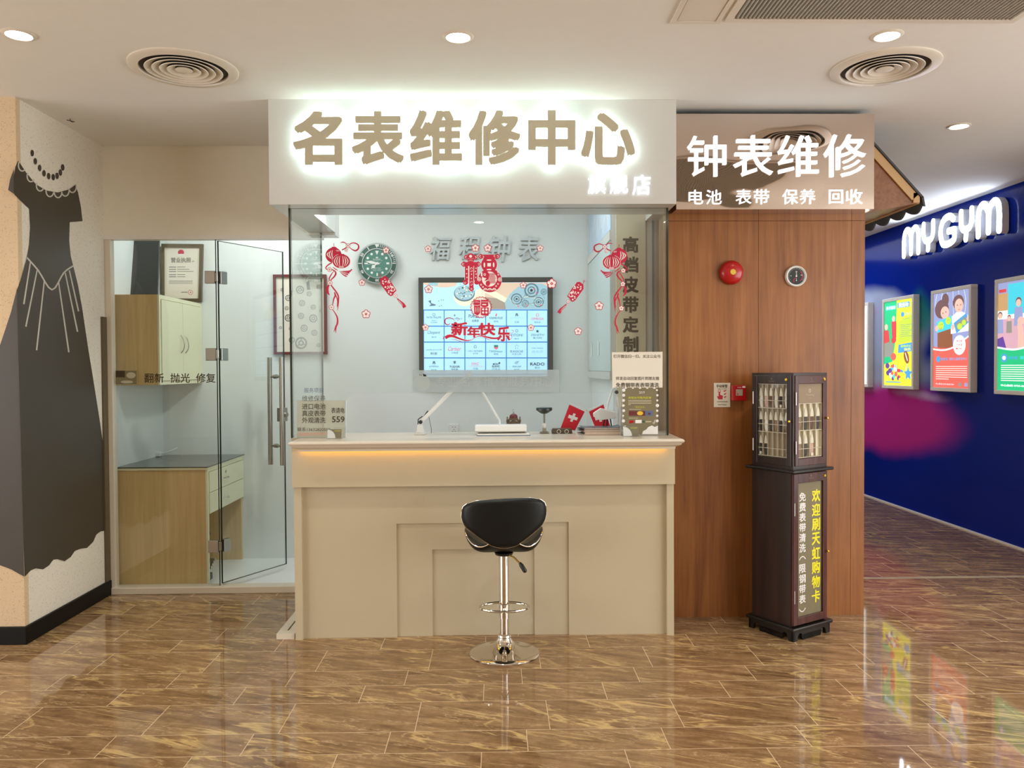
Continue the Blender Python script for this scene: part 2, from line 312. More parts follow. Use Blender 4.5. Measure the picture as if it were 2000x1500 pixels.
# ------------------------------------------------------------------ mesh building
WMX = {}
def tag(o, label=None, cat=None, group=None, kind=None):
    if label: o['label'] = label
    if cat: o['category'] = cat
    if group: o['group'] = group
    if kind: o['kind'] = kind
    return o
def thing(name, label, cat, loc=(0, 0, 0), rz=0.0, group=None):
    o = bpy.data.objects.new(name, None); C.objects.link(o); o.empty_display_size = 0.05
    o.location = loc; o.rotation_euler = (0, 0, rz)
    WMX[o.name] = Matrix.Translation(Vector(loc)) @ Matrix.Rotation(rz, 4, 'Z')
    return tag(o, label, cat, group)
class MB:
    def __init__(s): s.v = []; s.f = []; s.mi = []
    def add(s, verts, faces, mi=0):
        b = len(s.v); s.v += [Vector(p) for p in verts]
        for f in faces: s.f.append([i+b for i in f]); s.mi.append(mi)
        return s
    def box(s, x0, x1, y0, y1, z0, z1, mi=0):
        vs = [(x, y, z) for z in (z0, z1) for y in (y0, y1) for x in (x0, x1)]
        return s.add(vs, [(0, 2, 3, 1), (4, 5, 7, 6), (0, 1, 5, 4), (2, 6, 7, 3), (0, 4, 6, 2), (1, 3, 7, 5)], mi)
    def hexa(s, q, d, mi=0):              # quad q (4 points) pushed along d
        q = [Vector(p) for p in q]; d = Vector(d)
        return s.add(q+[p+d for p in q], [(0, 1, 2, 3), (7, 6, 5, 4), (0, 4, 5, 1), (1, 5, 6, 2), (2, 6, 7, 3), (3, 7, 4, 0)], mi)
    def prism(s, pts, d, mi=0):           # polygon pushed along d
        n = len(pts); a = [Vector(p) for p in pts]; d = Vector(d)
        s.add(a+[p+d for p in a], [list(range(n)), list(range(2*n-1, n-1, -1))]+[(i, i+n, (i+1) % n+n, (i+1) % n) for i in range(n)], mi)
        return s
    def tube(s, path, r, n=12, closed=False, mi=0, caps=True):
        P = [Vector(p) for p in path]; m = len(P); R = r if isinstance(r, (list, tuple)) else [r]*m
        vs = []; prev = None
        for i, p in enumerate(P):
            if closed: t = P[(i+1) % m]-P[i-1]
            else: t = P[min(i+1, m-1)]-P[max(i-1, 0)]
            t.normalize()
            if prev is None:
                a = Vector((0, 0, 1)) if abs(t.z) < 0.9 else Vector((1, 0, 0)); nn = t.cross(a).normalized()
            else: nn = (prev-t*prev.dot(t)).normalized()
            prev = nn; bb = t.cross(nn)
            vs += [p+(nn*math.cos(2*PI*k/n)+bb*math.sin(2*PI*k/n))*R[i] for k in range(n)]
        fs = []
        for i in range(m if closed else m-1):
            j = (i+1) % m
            fs += [(i*n+k, i*n+(k+1) % n, j*n+(k+1) % n, j*n+k) for k in range(n)]
        if caps and not closed: fs += [list(range(n))[::-1], [(m-1)*n+k for k in range(n)]]
        return s.add(vs, fs, mi)
    def lathe(s, prof, c, n=48, axis='Z', mi=0, closed=False):
        c = Vector(c); vs = []
        for r, h in prof:
            for k in range(n):
                a = 2*PI*k/n; q = (r*math.cos(a), r*math.sin(a))
                vs.append(c+(Vector((q[0], q[1], h)) if axis == 'Z' else Vector((q[0], h, q[1])) if axis == 'Y' else Vector((h, q[0], q[1]))))
        m = len(prof); fs = [(i*n+k, i*n+(k+1) % n, (i+1)*n+(k+1) % n, (i+1)*n+k) for i in range(m-1) for k in range(n)]
        if closed: fs += [((m-1)*n+k, (m-1)*n+(k+1) % n, (k+1) % n, k) for k in range(n)]
        else:
            if prof[0][0] > 1e-6 and not (abs(prof[0][1]-prof[1][1]) < 1e-9 and prof[1][0] < prof[0][0]): fs.append(list(range(n))[::-1])
            if prof[-1][0] > 1e-6 and not (abs(prof[-1][1]-prof[-2][1]) < 1e-9 and prof[-2][0] < prof[-1][0]): fs.append([(m-1)*n+k for k in range(n)])
        return s.add(vs, fs, mi)
    def build(s, name, mats, parent=None, smooth=False, local=False, bevel=0.0, angle=35, weld=False):
        if not isinstance(mats, (list, tuple)): mats = [mats]
        me = bpy.data.meshes.new(name); vs = s.v
        if parent is not None and not local:
            iv = WMX[parent.name].inverted(); vs = [iv @ p for p in vs]
        me.from_pydata([tuple(p) for p in vs], [], s.f)
        for m in mats: me.materials.append(M[m])
        if len(mats) > 1: me.polygons.foreach_set('material_index', s.mi)
        bm = bmesh.new(); bm.from_mesh(me)
        if weld: bmesh.ops.remove_doubles(bm, verts=bm.verts, dist=1e-5)
        bmesh.ops.recalc_face_normals(bm, faces=bm.faces); bm.to_mesh(me); bm.free()
        if smooth:
            me.polygons.foreach_set('use_smooth', [True]*len(me.polygons)); me.set_sharp_from_angle(angle=math.radians(angle))
        me.update()
        o = bpy.data.objects.new(name, me); C.objects.link(o)
        if parent is not None: o.parent = parent; WMX[o.name] = WMX[parent.name].copy()
        else: WMX[o.name] = Matrix.Identity(4)
        if bevel:
            b = o.modifiers.new('bevel', 'BEVEL'); b.width = bevel; b.segments = 2; b.limit_method = 'ANGLE'; b.angle_limit = math.radians(40)
        return o
def struct(o): o['kind'] = 'structure'; return o
def dup(root, loc, label=None, group=None):
    r = root.copy(); C.objects.link(r); r.location = loc
    WMX[r.name] = Matrix.Translation(Vector(loc)) @ Matrix.Rotation(r.rotation_euler.z, 4, 'Z')
    if label: r['label'] = label
    if group: r['group'] = group
    for ch in list(root.children):
        c = ch.copy(); C.objects.link(c); c.parent = r
        for g in list(ch.children):
            d = g.copy(); C.objects.link(d); d.parent = c
    return r
# text -> outline geometry fitted into a rectangle of a surface
_tc = {}
THIN = 0.006
def glyphs(body, weight, extrude, res, shear, space):
    k = (body, weight, extrude, res, shear, space)
    if k not in _tc:
        c = bpy.data.curves.new('lettering', 'FONT'); c.body = body; c.size = 1; c.offset = weight; c.resolution_u = res; c.extrude = extrude
        c.shear = shear; c.space_character = space
        o = bpy.data.objects.new('lettering', c); C.objects.link(o); dg = bpy.context.evaluated_depsgraph_get(); dg.update()
        me = bpy.data.meshes.new_from_object(o.evaluated_get(dg))
        _tc[k] = ([v.co.copy() for v in me.vertices], [list(p.vertices) for p in me.polygons])
        bpy.data.objects.remove(o); bpy.data.meshes.remove(me); bpy.data.curves.remove(c)
    return _tc[k]
def fit(mb, body, box, f, w=(0.0006, 0.0006), weight=0.0, mi=0, res=2, shear=0.0, space=1.0):
    ex = 0.01 if w[1] > w[0] else 0.0
    vs, fs = glyphs(body, min(weight, THIN), ex, res, shear, space)
    xs = [p.x for p in vs]; ys = [p.y for p in vs]; x0, x1, y0, y1 = min(xs), max(xs), min(ys), max(ys)
    u0, v0, u1, v1 = box
    # heavier strokes: the outline drawn again a hair to each side
    b_ = max(0.0, weight-THIN); hx = b_*abs(u1-u0)/max(1e-6, x1-x0); hy = b_*abs(v1-v0)/max(1e-6, y1-y0)
    sgn = 1 if v1 > v0 else -1
    offs = [(0, 0)] if b_ <= 0 else [(0.0, 0.0), (-1, -1), (-1, 1), (1, -1), (1, 1), (1.1, 0), (-1.1, 0)]
    su = 1 if u1 > u0 else -1
    for kk, (ox, oy) in enumerate(offs):
        out = []; dw = 0.00004*kk
        for p in vs:
            s_ = (p.x-x0)/max(1e-6, x1-x0); t_ = (p.y-y0)/max(1e-6, y1-y0)
            ww = w[0] if ex == 0 else w[0]+(w[1]-w[0])*(p.z/ex+1)/2
            out.append(f(u0+su*hx+s_*(u1-u0-2*su*hx)+ox*hx, v1-sgn*hy+t_*(v0-v1+2*sgn*hy)+oy*hy, ww+dw))
        mb.add(out, fs, mi)
    return mb
class Flat:                                # flat printed or cut shapes on a surface f(u, v, w)
    def __init__(s, f, w=0.0006, mb=None):
        s.f0 = f; s.k = 0; s.w = w; s.mb = mb or MB()
    @property
    def f(s):                              # every later shape lies a hair above the earlier ones
        s.k += 1; e = s.k*3e-6; f0 = s.f0
        return lambda u, v, w=0.0: f0(u, v, w+e)
    def poly(s, pts, mi=0, layer=0, holes=()):
        loops = [[Vector((a, b, 0)) for a, b in pts]]+[[Vector((a, b, 0)) for a, b in h] for h in holes]
        tr = tessellate_polygon(loops); fl = [p for l in loops for p in l]; F = s.f
        s.mb.add([F(p.x, p.y, s.w+layer*0.0005) for p in fl], [tuple(t) for t in tr], mi); return s
    def rect(s, a, b, c, d, mi=0, layer=0): return s.poly([(a, b), (c, b), (c, d), (a, d)], mi, layer)
    def disc(s, x, y, rx, ry=None, mi=0, layer=0, n=24, rot=0.0):
        ry = ry or rx
        return s.poly([(x+rx*math.cos(t)*math.cos(rot)-ry*math.sin(t)*math.sin(rot), y+rx*math.cos(t)*math.sin(rot)+ry*math.sin(t)*math.cos(rot)) for t in [2*PI*k/n for k in range(n)]], mi, layer)
    def ring(s, x, y, r0, r1, mi=0, layer=0, n=28, a0=0.0, a1=2*PI):
        full = abs(a1-a0-2*PI) < 1e-6; k = n+1
        A = [a0+(a1-a0)*i/n for i in range(k)]
        F = s.f; vs = [F(x+r*math.cos(t), y+r*math.sin(t), s.w+layer*0.0005) for t in A for r in (r0, r1)]
        s.mb.add(vs, [(2*i, 2*i+1, 2*i+3, 2*i+2) for i in range(n)], mi); return s
    def stroke(s, pts, wd, mi=0, layer=0, sm=6):
        P = spline(pts, sm) if sm > 1 and len(pts) > 2 else [Vector((a, b)) for a, b in pts]
        n = len(P); W = wd if isinstance(wd, (list, tuple)) else [wd, wd]
        vs = []; F = s.f
        for i, p in enumerate(P):
            t = (P[min(i+1, n-1)]-P[max(i-1, 0)]); t = t.normalized() if t.length > 0 else Vector((1, 0)); nn = Vector((-t.y, t.x))
            q = i/(n-1)*(len(W)-1); j = min(int(q), len(W)-2); ww = W[j]+(W[j+1]-W[j])*(q-j)
            vs += [F(*(p+nn*ww/2), s.w+layer*0.0005), F(*(p-nn*ww/2), s.w+layer*0.0005)]
        s.mb.add(vs, [(2*i, 2*i+1, 2*i+3, 2*i+2) for i in range(n-1)], mi); return s
    def flower(s, x, y, r, mi=0, bg=1, layer=0):
        for k in range(5):
            a = -PI/2+2*PI*k/5; s.disc(x+0.56*r*math.cos(a), y+0.56*r*math.sin(a), 0.50*r, mi=mi, layer=layer, n=16)
        for k in range(5):
            a = -PI/2+2*PI*k/5; s.disc(x+0.56*r*math.cos(a), y+0.56*r*math.sin(a), 0.35*r, mi=bg, layer=layer+1, n=14)
        s.disc(x, y, 0.34*r, mi=bg, layer=layer+1, n=14); s.disc(x, y, 0.28*r, mi=mi, layer=layer+2, n=14); s.disc(x, y, 0.1*r, mi=bg, layer=layer+3, n=8)
        return s
    def text(s, body, box, mi=0, layer=1, weight=0.0, **k):
        fit(s.mb, body, box, s.f, (s.w+layer*0.0005,)*2, weight, mi, **k); return s
def spline(pts, sm):
    P = [Vector(p) for p in pts]; out = []
    for i in range(len(P)-1):
        a, b, c, d = P[max(i-1, 0)], P[i], P[i+1], P[min(i+2, len(P)-1)]
        for k in range(sm):
            t = k/sm; out.append(0.5*((2*b)+(c-a)*t+(2*a-5*b+4*c-d)*t*t+(3*b-a-3*c+d)*t**3))
    return out+[P[-1]]

# ================================================================== THE SETTING
struct(MB().box(-7, 5.2, -7, 14, -0.1, 0.0).build('floor', 'floor'))
struct(MB().box(-2.6, 0.9, 5.37, 6.25, 0.0, 0.012).build('floor', 'white_floor'))
struct(MB().box(-7, 5.2, -7, 14, CEIL, CEIL+0.1).build('ceiling', 'ceil'))
struct(MB().box(-7, 5.2, -7.1, -7, 0, CEIL).build('wall_rear', 'plaster'))
struct(MB().box(-7.1, -7, -7, 4.38, 0, CEIL).build('wall_far_left', 'plaster'))
struct(MB().box(5.2, 5.3, -7, 4.5, 0, CEIL).build('wall_far_right', 'plaster'))
# left pillar that carries the dress picture: front face and side face
m = MB().box(-7, -2.59, 4.38, 4.42, 0, CEIL)
struct(m.build('wall_pillar', 'speckle_lit'))
struct(MB().box(-2.75, -2.59, 4.4205, 5.33, 0, CEIL).build('wall_left', 'speckle'))
b = MB().prism([(-7, 4.38, 0), (-7, 4.362, 0), (-2.572, 4.362, 0), (-2.572, 5.33, 0), (-2.59, 5.33, 0), (-2.59, 4.38, 0)], (0, 0, 0.098))
struct(b.build('baseboard_left', 'black_base', bevel=0.004))
# door wall: lintel above the glass, threshold, jamb
struct(MB().box(-2.62, -1.165, 5.33, 5.45, 2.39, CEIL).build('wall_front', 'plaster'))
struct(MB().box(-2.59, -1.15, 5.325, 5.39, 2.365, 2.392).build('trim_1', 'grey_frame'))
struct(MB().box(-2.60, -2.552, 5.335, 5.39, 0, 2.365).build('trim_2', 'cream_trim'))
struct(MB().box(-2.572, -1.15, 5.315, 5.41, 0.0, 0.045).build('trim_3', 'cream_trim', bevel=0.004))
struct(MB().box(-2.5895, -2.578, 5.27, 5.3295, 0.0985, 1.85).build('trim_8', 'box_brown'))
# workroom walls
struct(MB().box(-2.75, -2.6, 5.452, 6.4, 0, CEIL).build('wall_workroom', 'shop_wall'))
struct(MB().box(-2.6, 1.0, 6.25, 6.4, 0, CEIL).build('wall_back', 'shop_wall'))
struct(MB().box(0.76, 1.0, 5.12, 6.25, 0, CEIL).build('wall_shop_right', 'shop_wall'))
struct(MB().box(0.76, 1.07, 4.93, 5.119, 0, CEIL).build('wall_shop_pier', 'white_gloss'))
# oak pillar on the right
m = MB()
for x0, x1 in ((1.0, 1.565), (1.567, 2.123), (2.125, 2.205)): m.box(x0, x1, 4.70, 4.727, 0, 2.362).box(x0, x1, 4.70, 4.727, 2.3645, CEIL-0.02)
m.box(1.002, 2.2, 4.7275, 4.928, 0, CEIL-0.02)
struct(m.build('wall_right', 'wood'))
struct(MB().box(2.12, 2.198, 4.951, 14, 0, CEIL).build('wall_corridor', 'plaster'))
struct(MB().box(4.27, 4.4, 4.5, 14, 0, CEIL).build('wall_gym', 'mural'))
struct(MB().box(4.245, 4.27, 4.5, 14, 0, 0.012).build('baseboard_right', 'grey_frame'))
struct(MB().box(4.4, 5.3, 4.45, 4.5, 0, CEIL).build('wall_return', 'plaster'))
struct(MB().box(2.2, 4.27, 13.5, 13.6, 0, CEIL).build('wall_corridor_end', 'plaster'))
m = MB().box(2.2, 4.245, 5.50, 5.506, 0.0, 0.002).box(2.2, 4.245, 5.522, 5.528, 0.0, 0.002)
struct(m.build('trim_4', 'tray'))
# beams that carry the booth glass, behind the sign box
struct(MB().box(-1.235, -1.062, 4.715, 5.329, 2.405, CEIL).build('trim_5', 'white_gloss'))
struct(MB().box(0.935, 1.01, 4.715, 4.929, 2.405, CEIL).build('trim_6', 'white_gloss'))
struct(MB().box(-1.164, -1.06, 5.33, 5.45, 2.39, CEIL).build('trim_7', 'white_gloss'))

# booth glass: front pane with the serving opening cut out, side panes
GY = 4.52
fg = fY(GY)
def pane(name, outline, d, edge=0.0):
    m = MB(); n = len(outline); a = [Vector(p) for p in outline]; d = Vector(d)
    m.add(a+[p+d for p in a], [list(range(n)), list(range(2*n-1, n-1, -1))], 0)
    m.add(a+[p+d for p in a], [(i, i+n, (i+1) % n+n, (i+1) % n) for i in range(n)], 1)
    return m
op = [(676, 856), (676, 800)] + [(696-20*math.cos(t), 788-20*math.sin(t)) for t in [PI/2*k/6 for k in range(1, 7)]]
opr = [(1190+22*math.sin(t), 788-21*math.cos(t)) for t in [PI/2*k/6 for k in range(0, 7)]]+[(1212, 854)]
TOPZ, LEDGE = 2.405, 1.108
pts = [at(x, y, GY) for x, y in op+opr]
for p in pts[:1]+pts[-1:]: p.z = LEDGE
GL, GR = -1.148, 0.974
outl = [Vector((GL, GY, LEDGE)), Vector((GL, GY, TOPZ)), Vector((GR, GY, TOPZ)), Vector((GR, GY, LEDGE))]+pts[::-1]
mm = MB(); n = len(outl); dv = Vector((0, 0.01, 0))
tri = tessellate_polygon([[Vector((p.x, p.z, 0)) for p in outl]])
mm.add(outl+[p+dv for p in outl], [tuple(t) for t in tri]+[tuple(i+n for i in t[::-1]) for t in tri], 0)
for i in range(n):
    j = (i+1) % n; mi = 2 if i >= 4 and i < n-1 else 1
    mm.add([outl[i], outl[i]+dv, outl[j]+dv, outl[j]], [(0, 1, 2, 3)], mi)
struct(mm.build('window_1', ['glass', 'glass_edge', 'edge_highlight']))
def sidepane(name, x0, x1, y0, y1, z0, z1):
    m = MB()
    m.add([(x0, y0, z0), (x0, y1, z0), (x0, y1, z1), (x0, y0, z1)], [(0, 1, 2, 3)], 0).add([(x1, y0, z0), (x1, y1, z0), (x1, y1, z1), (x1, y0, z1)], [(0, 1, 2, 3)], 0)
    for q in ([(x0, y0, z0), (x1, y0, z0), (x1, y0, z1), (x0, y0, z1)], [(x0, y1, z0), (x1, y1, z0), (x1, y1, z1), (x0, y1, z1)]): m.add(q, [(0, 1, 2, 3)], 1)
    return struct(m.build(name, ['glass', 'glass_edge']))
sidepane('window_2', GL-0.014, GL-0.002, GY-0.004, 5.325, LEDGE, TOPZ)
sidepane('window_3', GR+0.002, GR+0.014, GY-0.004, 4.925, LEDGE, TOPZ)
sidepane_y = MB()
m = MB()
for y in (5.35, 5.362): m.add([(-2.55, y, 0.045), (-1.866, y, 0.045), (-1.866, y, 2.365), (-2.55, y, 2.365)], [(0, 1, 2, 3)], 0)
m.box(-1.8655, -1.862, 5.35, 5.362, 0.045, 2.365, 1)
struct(m.build('window_4', ['glass', 'glass_edge']))

# glass door, standing open into the workroom
A = Vector((-1.858, 5.356, 0)); B = Vector((-1.560, 5.885, 0)); dd = (B-A).normalized(); dn = Vector((dd.y, -dd.x, 0))
def leaf(s, z, o=0.0): return A+dd*s+dn*o+Vector((0, 0, z))
LW = (B-A).length
m = MB()
for o_ in (-0.006, 0.006): m.add([leaf(0.012, .058, o_), leaf(LW, .058, o_), leaf(LW, 2.36, o_), leaf(0.012, 2.36, o_)], [(0, 1, 2, 3)], 0)
for s_ in (0.012, LW): m.hexa([leaf(s_-.001, .058, -.006), leaf(s_+.001, .058, -.006), leaf(s_+.001, 2.36, -.006), leaf(s_-.001, 2.36, -.006)], dn*0.012, 1)
m.hexa([leaf(.012, .056, -.006), leaf(LW, .056, -.006), leaf(LW, .059, -.006), leaf(.012, .059, -.006)], dn*0.012, 1)
m.hexa([leaf(.012, 2.357, -.006), leaf(LW, 2.357, -.006), leaf(LW, 2.36, -.006), leaf(.012, 2.36, -.006)], dn*0.012, 1)
door = struct(m.build('door_1', ['glass', 'glass_edge']))
for z in (2.115, 1.60, 0.31):
    h = MB().box(-1.935, -1.868, 5.340, 5.374, z-.042, z+.042)
    h.hexa([leaf(0.02, z-.042, -.016), leaf(0.075, z-.042, -.016), leaf(0.075, z+.042, -.016), leaf(0.02, z+.042, -.016)], dn*0.032)
    h.tube([(-1.861, 5.357, z-.03), (-1.861, 5.357, z+.03)], 0.011)
    h.build('hinge', 'steel', door, bevel=0.003)
sh = LW-0.085
for o_ in (-0.058, 0.058):
    MB().tube([leaf(sh, 0.80, o_), leaf(sh, 1.585, o_)], 0.017, 16).build('door_handle', 'steel', door, smooth=True)
m = MB()
for z in (0.94, 1.445): m.tube([leaf(sh, z, -.06), leaf(sh, z, .06)], 0.009, 12).tube([leaf(sh, z, -.012), leaf(sh, z, .012)], 0.016, 16)
m.build('handle_standoff', 'steel', door, smooth=True)
m = MB().hexa([leaf(LW-.055, 1.115, -.02), leaf(LW+.012, 1.115, -.02), leaf(LW+.012, 1.215, -.02), leaf(LW-.055, 1.215, -.02)], dn*0.04)
m.tube([leaf(LW-.02, 1.165, .02), leaf(LW-.02, 1.165, .045)], 0.018, 16)
m.build('lock', 'steel', door, smooth=True, bevel=0.002)

# ================================================================== COUNTER
ct = thing('reception_counter', 'long cream lacquered service counter with stepped front panels under the lit sign', 'counter', (0, 4.5, 0))
prof = [(4.86, 1.069), (4.86, 1.108), (4.295, 1.108), (4.283, 1.104), (4.278, 1.096), (4.283, 1.088), (4.292, 1.084), (4.297, 1.076), (4.308, 1.069), (4.322, 1.066), (4.330, 1.060), (4.330, 1.050), (4.336, 1.050), (4.336, 1.066), (4.3645, 1.066), (4.3645, 1.069)]
X0, X1 = -1.118, 1.024
m = MB()
n = len(prof); L = []; R = []
for y, z in prof:
    e = max(0.0, min(1.0, (y-4.278)/0.082))*0.0 + (0.0 if y > 4.5 else (y-4.278)*0.75)
    L.append((X0+min(e, .06), y, z)); R.append((X1-min(e, .06), y, z))
m.add(L+R, [list(range(n)), list(range(2*n-1, n-1, -1))]+[(i, i+n, (i+1) % n+n, (i+1) % n) for i in range(n)])
m.build('countertop', 'cream_trim', ct)
F0, F1 = -1.120, 0.990
m = MB().box(F0, F1, 4.365, 4.405, 0.85, 1.0655)
m.build('fascia', 'cream_gloss', ct)
for xa, xb in ((F0+0.004, F0+0.045), (F1-0.041, F1-0.002)): MB().box(xa, xb, 4.385, 4.46, 0, 0.8495).build('side_stile', 'cream_gloss', ct)
# stepped front: three layers, each with a taller opening than the next
def upan(x0, x1, ix0, ix1, iz, y0, y1, ztop):
    m = MB()
    m.box(x0, ix0, y0, y1, 0, ztop).box(ix1, x1, y0, y1, 0, ztop).box(ix0, ix1, y0, y1, iz, ztop); return m
pa = at(775, 1022, 4.43); pb = at(1110, 1018, 4.43); pc = at(845, 1072, 4.45); pd = at(1043, 1068, 4.45)
upan(F0+.045, F1-.041, pa.x, pb.x, (pa.z+pb.z)/2, 4.412, 4.421, 0.86).build('front_panel', 'cream_gloss', ct)
upan(pa.x-.05, pb.x+.05, pc.x, pd.x, (pc.z+pd.z)/2, 4.4215, 4.4305, 0.84).build('front_panel', 'cream_gloss', ct)
MB().box(pc.x-.05, pd.x+.05, 4.431, 4.46, 0, 0.8).build('front_panel', 'cream_gloss', ct)
MB().box(F0+.02, F1-.02, 4.461, 4.475, 0, 1.055).box(F0, F0+.02, 4.461, 5.30, 0, 1.055).box(-1.165, -1.121, 4.53, 5.31, 1.056, 1.106).build('carcass', 'cream_gloss', ct)
MB().box(F0+.05, F1-.05, 4.342, 4.352, 1.061, 1.0655).build('light_strip', 'orange_led', ct)
m = MB().box(-1.225, -1.125, 4.40, 5.31, 0, 0.03).box(-1.18, -1.172, 4.46, 5.25, 0.03, 0.0305, 1)
m.build('plinth', ['cream_trim', 'ink'], ct)

# ================================================================== MAIN SIGN
sg = thing('shop_sign', 'big white sign box over the counter with six halo-lit characters', 'sign', (-0.12, 4.41, 2.405))
MB().box(-1.238, 1.01, 4.41, 4.714, 2.405, CEIL-0.001).build('sign_box', 'white_gloss', sg)
fs = fY(4.41)
boxes = [('名', (577, 223, 672, 326)), ('表', (690, 223, 791, 326)), ('维', (802, 221, 903, 326)), ('修', (916, 221, 1016, 326)), ('中', (1031, 221, 1122, 326)), ('心', (1133, 226, 1237, 326))]
for ch, bx in boxes:
    c_ = fit(MB(), ch, bx, fs, (0.038, 0.052), 0.030, res=3).build('character', 'tan_gold', sg)
    x0, y0, x1, y1 = bx
    g = fit(MB(), ch, bx, fs, (0.030, 0.0375), 0.012, res=1).build('back_light', 'halo_led', c_)
for ch, bx in (('旗', (1148, 342, 1183, 379)), ('舰', (1191, 342, 1226, 379)), ('店', (1235, 342, 1270, 381))):
    fit(MB(), ch, bx, fs, (0.003, 0.012), 0.0, res=2).build('small_character', 'led_white', sg)

# mirror-polished side sign
MY = 4.55
sm = thing('mirror_sign', 'mirror-polished steel sign with white lit characters on the oak pillar', 'sign', (1.61, MY, 2.40))
a = at(1320, 222, MY); b_ = at(1707, 409, MY)
MB().box(1.042, b_.x, MY, 4.699, 2.402, 2.947).build('mirror_panel', 'mirror', sm)
fm = fY(MY)
for ch, bx in (('钟', (1342, 266, 1418, 345)), ('表', (1432, 265, 1509, 345)), ('维', (1519, 265, 1598, 345)), ('修', (1609, 263, 1690, 346))):
    fit(MB(), ch, bx, fm, (0.002, 0.012), 0.004, res=3).build('character', 'led_white', sm)
for ch, bx in (('电', (1345, 371, 1373, 399)), ('池', (1379, 371, 1409, 399)), ('表', (1437, 370, 1467, 399)), ('带', (1472, 370, 1502, 399)), ('保', (1528, 370, 1558, 399)), ('养', (1562, 370, 1592, 399)), ('回', (1619, 371, 1646, 398)), ('收', (1652, 370, 1684, 399))):
    fit(MB(), ch, bx, fm, (0.002, 0.007), 0.0, res=2).build('small_character', 'led_white', sm)

# ================================================================== CEILING FITTINGS
def round_vent(x, y, label):
    t = thing('round_ceiling_diffuser', label, 'air diffuser', (x, y, CEIL), group='round ceiling air diffusers')
    MB().lathe([(0.255, 0.0), (0.255, -0.006), (0.245, -0.012), (0.208, -0.016), (0.205, -0.010), (0.205, 0.0)], (x, y, CEIL), 64, closed=True).build('flange', 'vent', t, smooth=True)
    MB().lathe([(0.204, -0.0015), (0.0, -0.0015)], (x, y, CEIL), 64).build('duct_opening', 'shadow_gap', t)
    for r, z in ((0.176, -0.014), (0.142, -0.014), (0.108, -0.014), (0.074, -0.014)):
        MB().lathe([(r, z), (r+0.003, z-0.003), (r+0.005, z), (r-0.029, -0.003), (r-0.032, -0.003)], (x, y, CEIL), 56, closed=True).build('ring', 'vent', t, smooth=True)
    MB().lathe([(0.0, -0.018), (0.03, -0.017), (0.042, -0.012), (0.03, -0.003)], (x, y, CEIL), 40).build('centre_disc', 'vent', t, smooth=True)
    return t
round_vent(-1.52, 3.96, 'round white ceiling diffuser nearer the dress wall')
round_vent(1.94, 3.93, 'round white ceiling diffuser in front of the mirror sign')
def downlight(x, y, label, group=None, power=SPOT_W, color=WARM, beam=True):
    t = thing('downlight', label, 'ceiling light', (x, y, CEIL), group=group or 'recessed downlights')
    MB().lathe([(0.050, -0.001), (0.054, -0.007), (0.066, -0.004), (0.070, 0.0)], (x, y, CEIL), 40, closed=True).build('trim_ring', 'vent', t, smooth=True)
    MB().lathe([(0.050, -0.003), (0.03, -0.006), (0.0, -0.007)], (x, y, CEIL), 32).build('lens', 'lamp_disc', t, smooth=True)
    if beam: spot((x, y, CEIL-0.03), power, color)
downlight(-2.09, 3.57, 'lit round downlight in the ceiling near the dress wall')
downlight(-0.158, 3.58, 'lit round downlight in front of the white sign box')
downlight(1.765, 3.555, 'lit round downlight between the long grille and the round diffuser')
downlight(2.877, 4.886, 'lit round downlight over the corridor mouth beside the tiled eave', color=(1.0, 0.86, 0.7))
for x in (-2.1, -0.16, 1.77):
    downlight(x, 0.96, 'round recessed ceiling lamp seen only mirrored in the booth glass', 'mirrored hall lamps', beam=False)
gt = thing('linear_air_grille', 'long white slatted air grille let into the ceiling', 'air grille', (1.6, 2.8, CEIL))
gx0, gx1, gy0, gy1 = 0.985, 2.235, 2.2, 3.40
m = MB().box(gx0, gx1, gy1-.03, gy1, CEIL-.012, CEIL).box(gx0, gx1, gy0, gy0+.03, CEIL-.012, CEIL).box(gx0, gx0+.03, gy0+.03, gy1-.03, CEIL-.012, CEIL).box(gx1-.03, gx1, gy0+.03, gy1-.03, CEIL-.012, CEIL)
m.build('frame', 'vent', gt)
MB().box(gx0+.03, gx1-.03, gy0+.03, gy1-.03, CEIL-.0015, CEIL).build('duct_opening', 'shadow_gap', gt)
m = MB(); k = 0; x = gx0+.04
while x < gx1-.035:
    m.hexa([(x, gy0+.03, CEIL-.002), (x+.006, gy0+.03, CEIL-.011), (x+.009, gy0+.03, CEIL-.011), (x+.003, gy0+.03, CEIL-.002)], (0, gy1-gy0-.06, 0)); x += 0.0172
m.build('slats', 'slat', gt)
ap = thing('access_panel', 'square white framed access hatch in the ceiling beside the grille', 'ceiling hatch', (0.86, 3.2, CEIL))
m = MB().box(.76, .97, 3.405, 3.425, CEIL-.008, CEIL).box(.76, .97, 2.9, 2.92, CEIL-.008, CEIL).box(.76, .78, 2.92, 3.405, CEIL-.008, CEIL).box(.95, .97, 2.92, 3.405, CEIL-.008, CEIL)
m.build('frame', 'vent', ap)
MB().box(.784, .946, 2.924, 3.40, CEIL-.005, CEIL).build('panel', 'vent', ap)
hk = thing('ceiling_hook', 'small bent wire hook sticking from the ceiling above the dress', 'hook', (-2.495, 4.757, CEIL))
p = Vector((-2.495, 4.757, CEIL))
MB().tube([p+Vector(d) for d in ((0, 0, 0), (0, 0, -.012), (.012, 0, -.02), (.02, .01, -.014), (-.02, 0, -.008))], 0.0022, 8).build('wire', 'ink', hk, smooth=True)

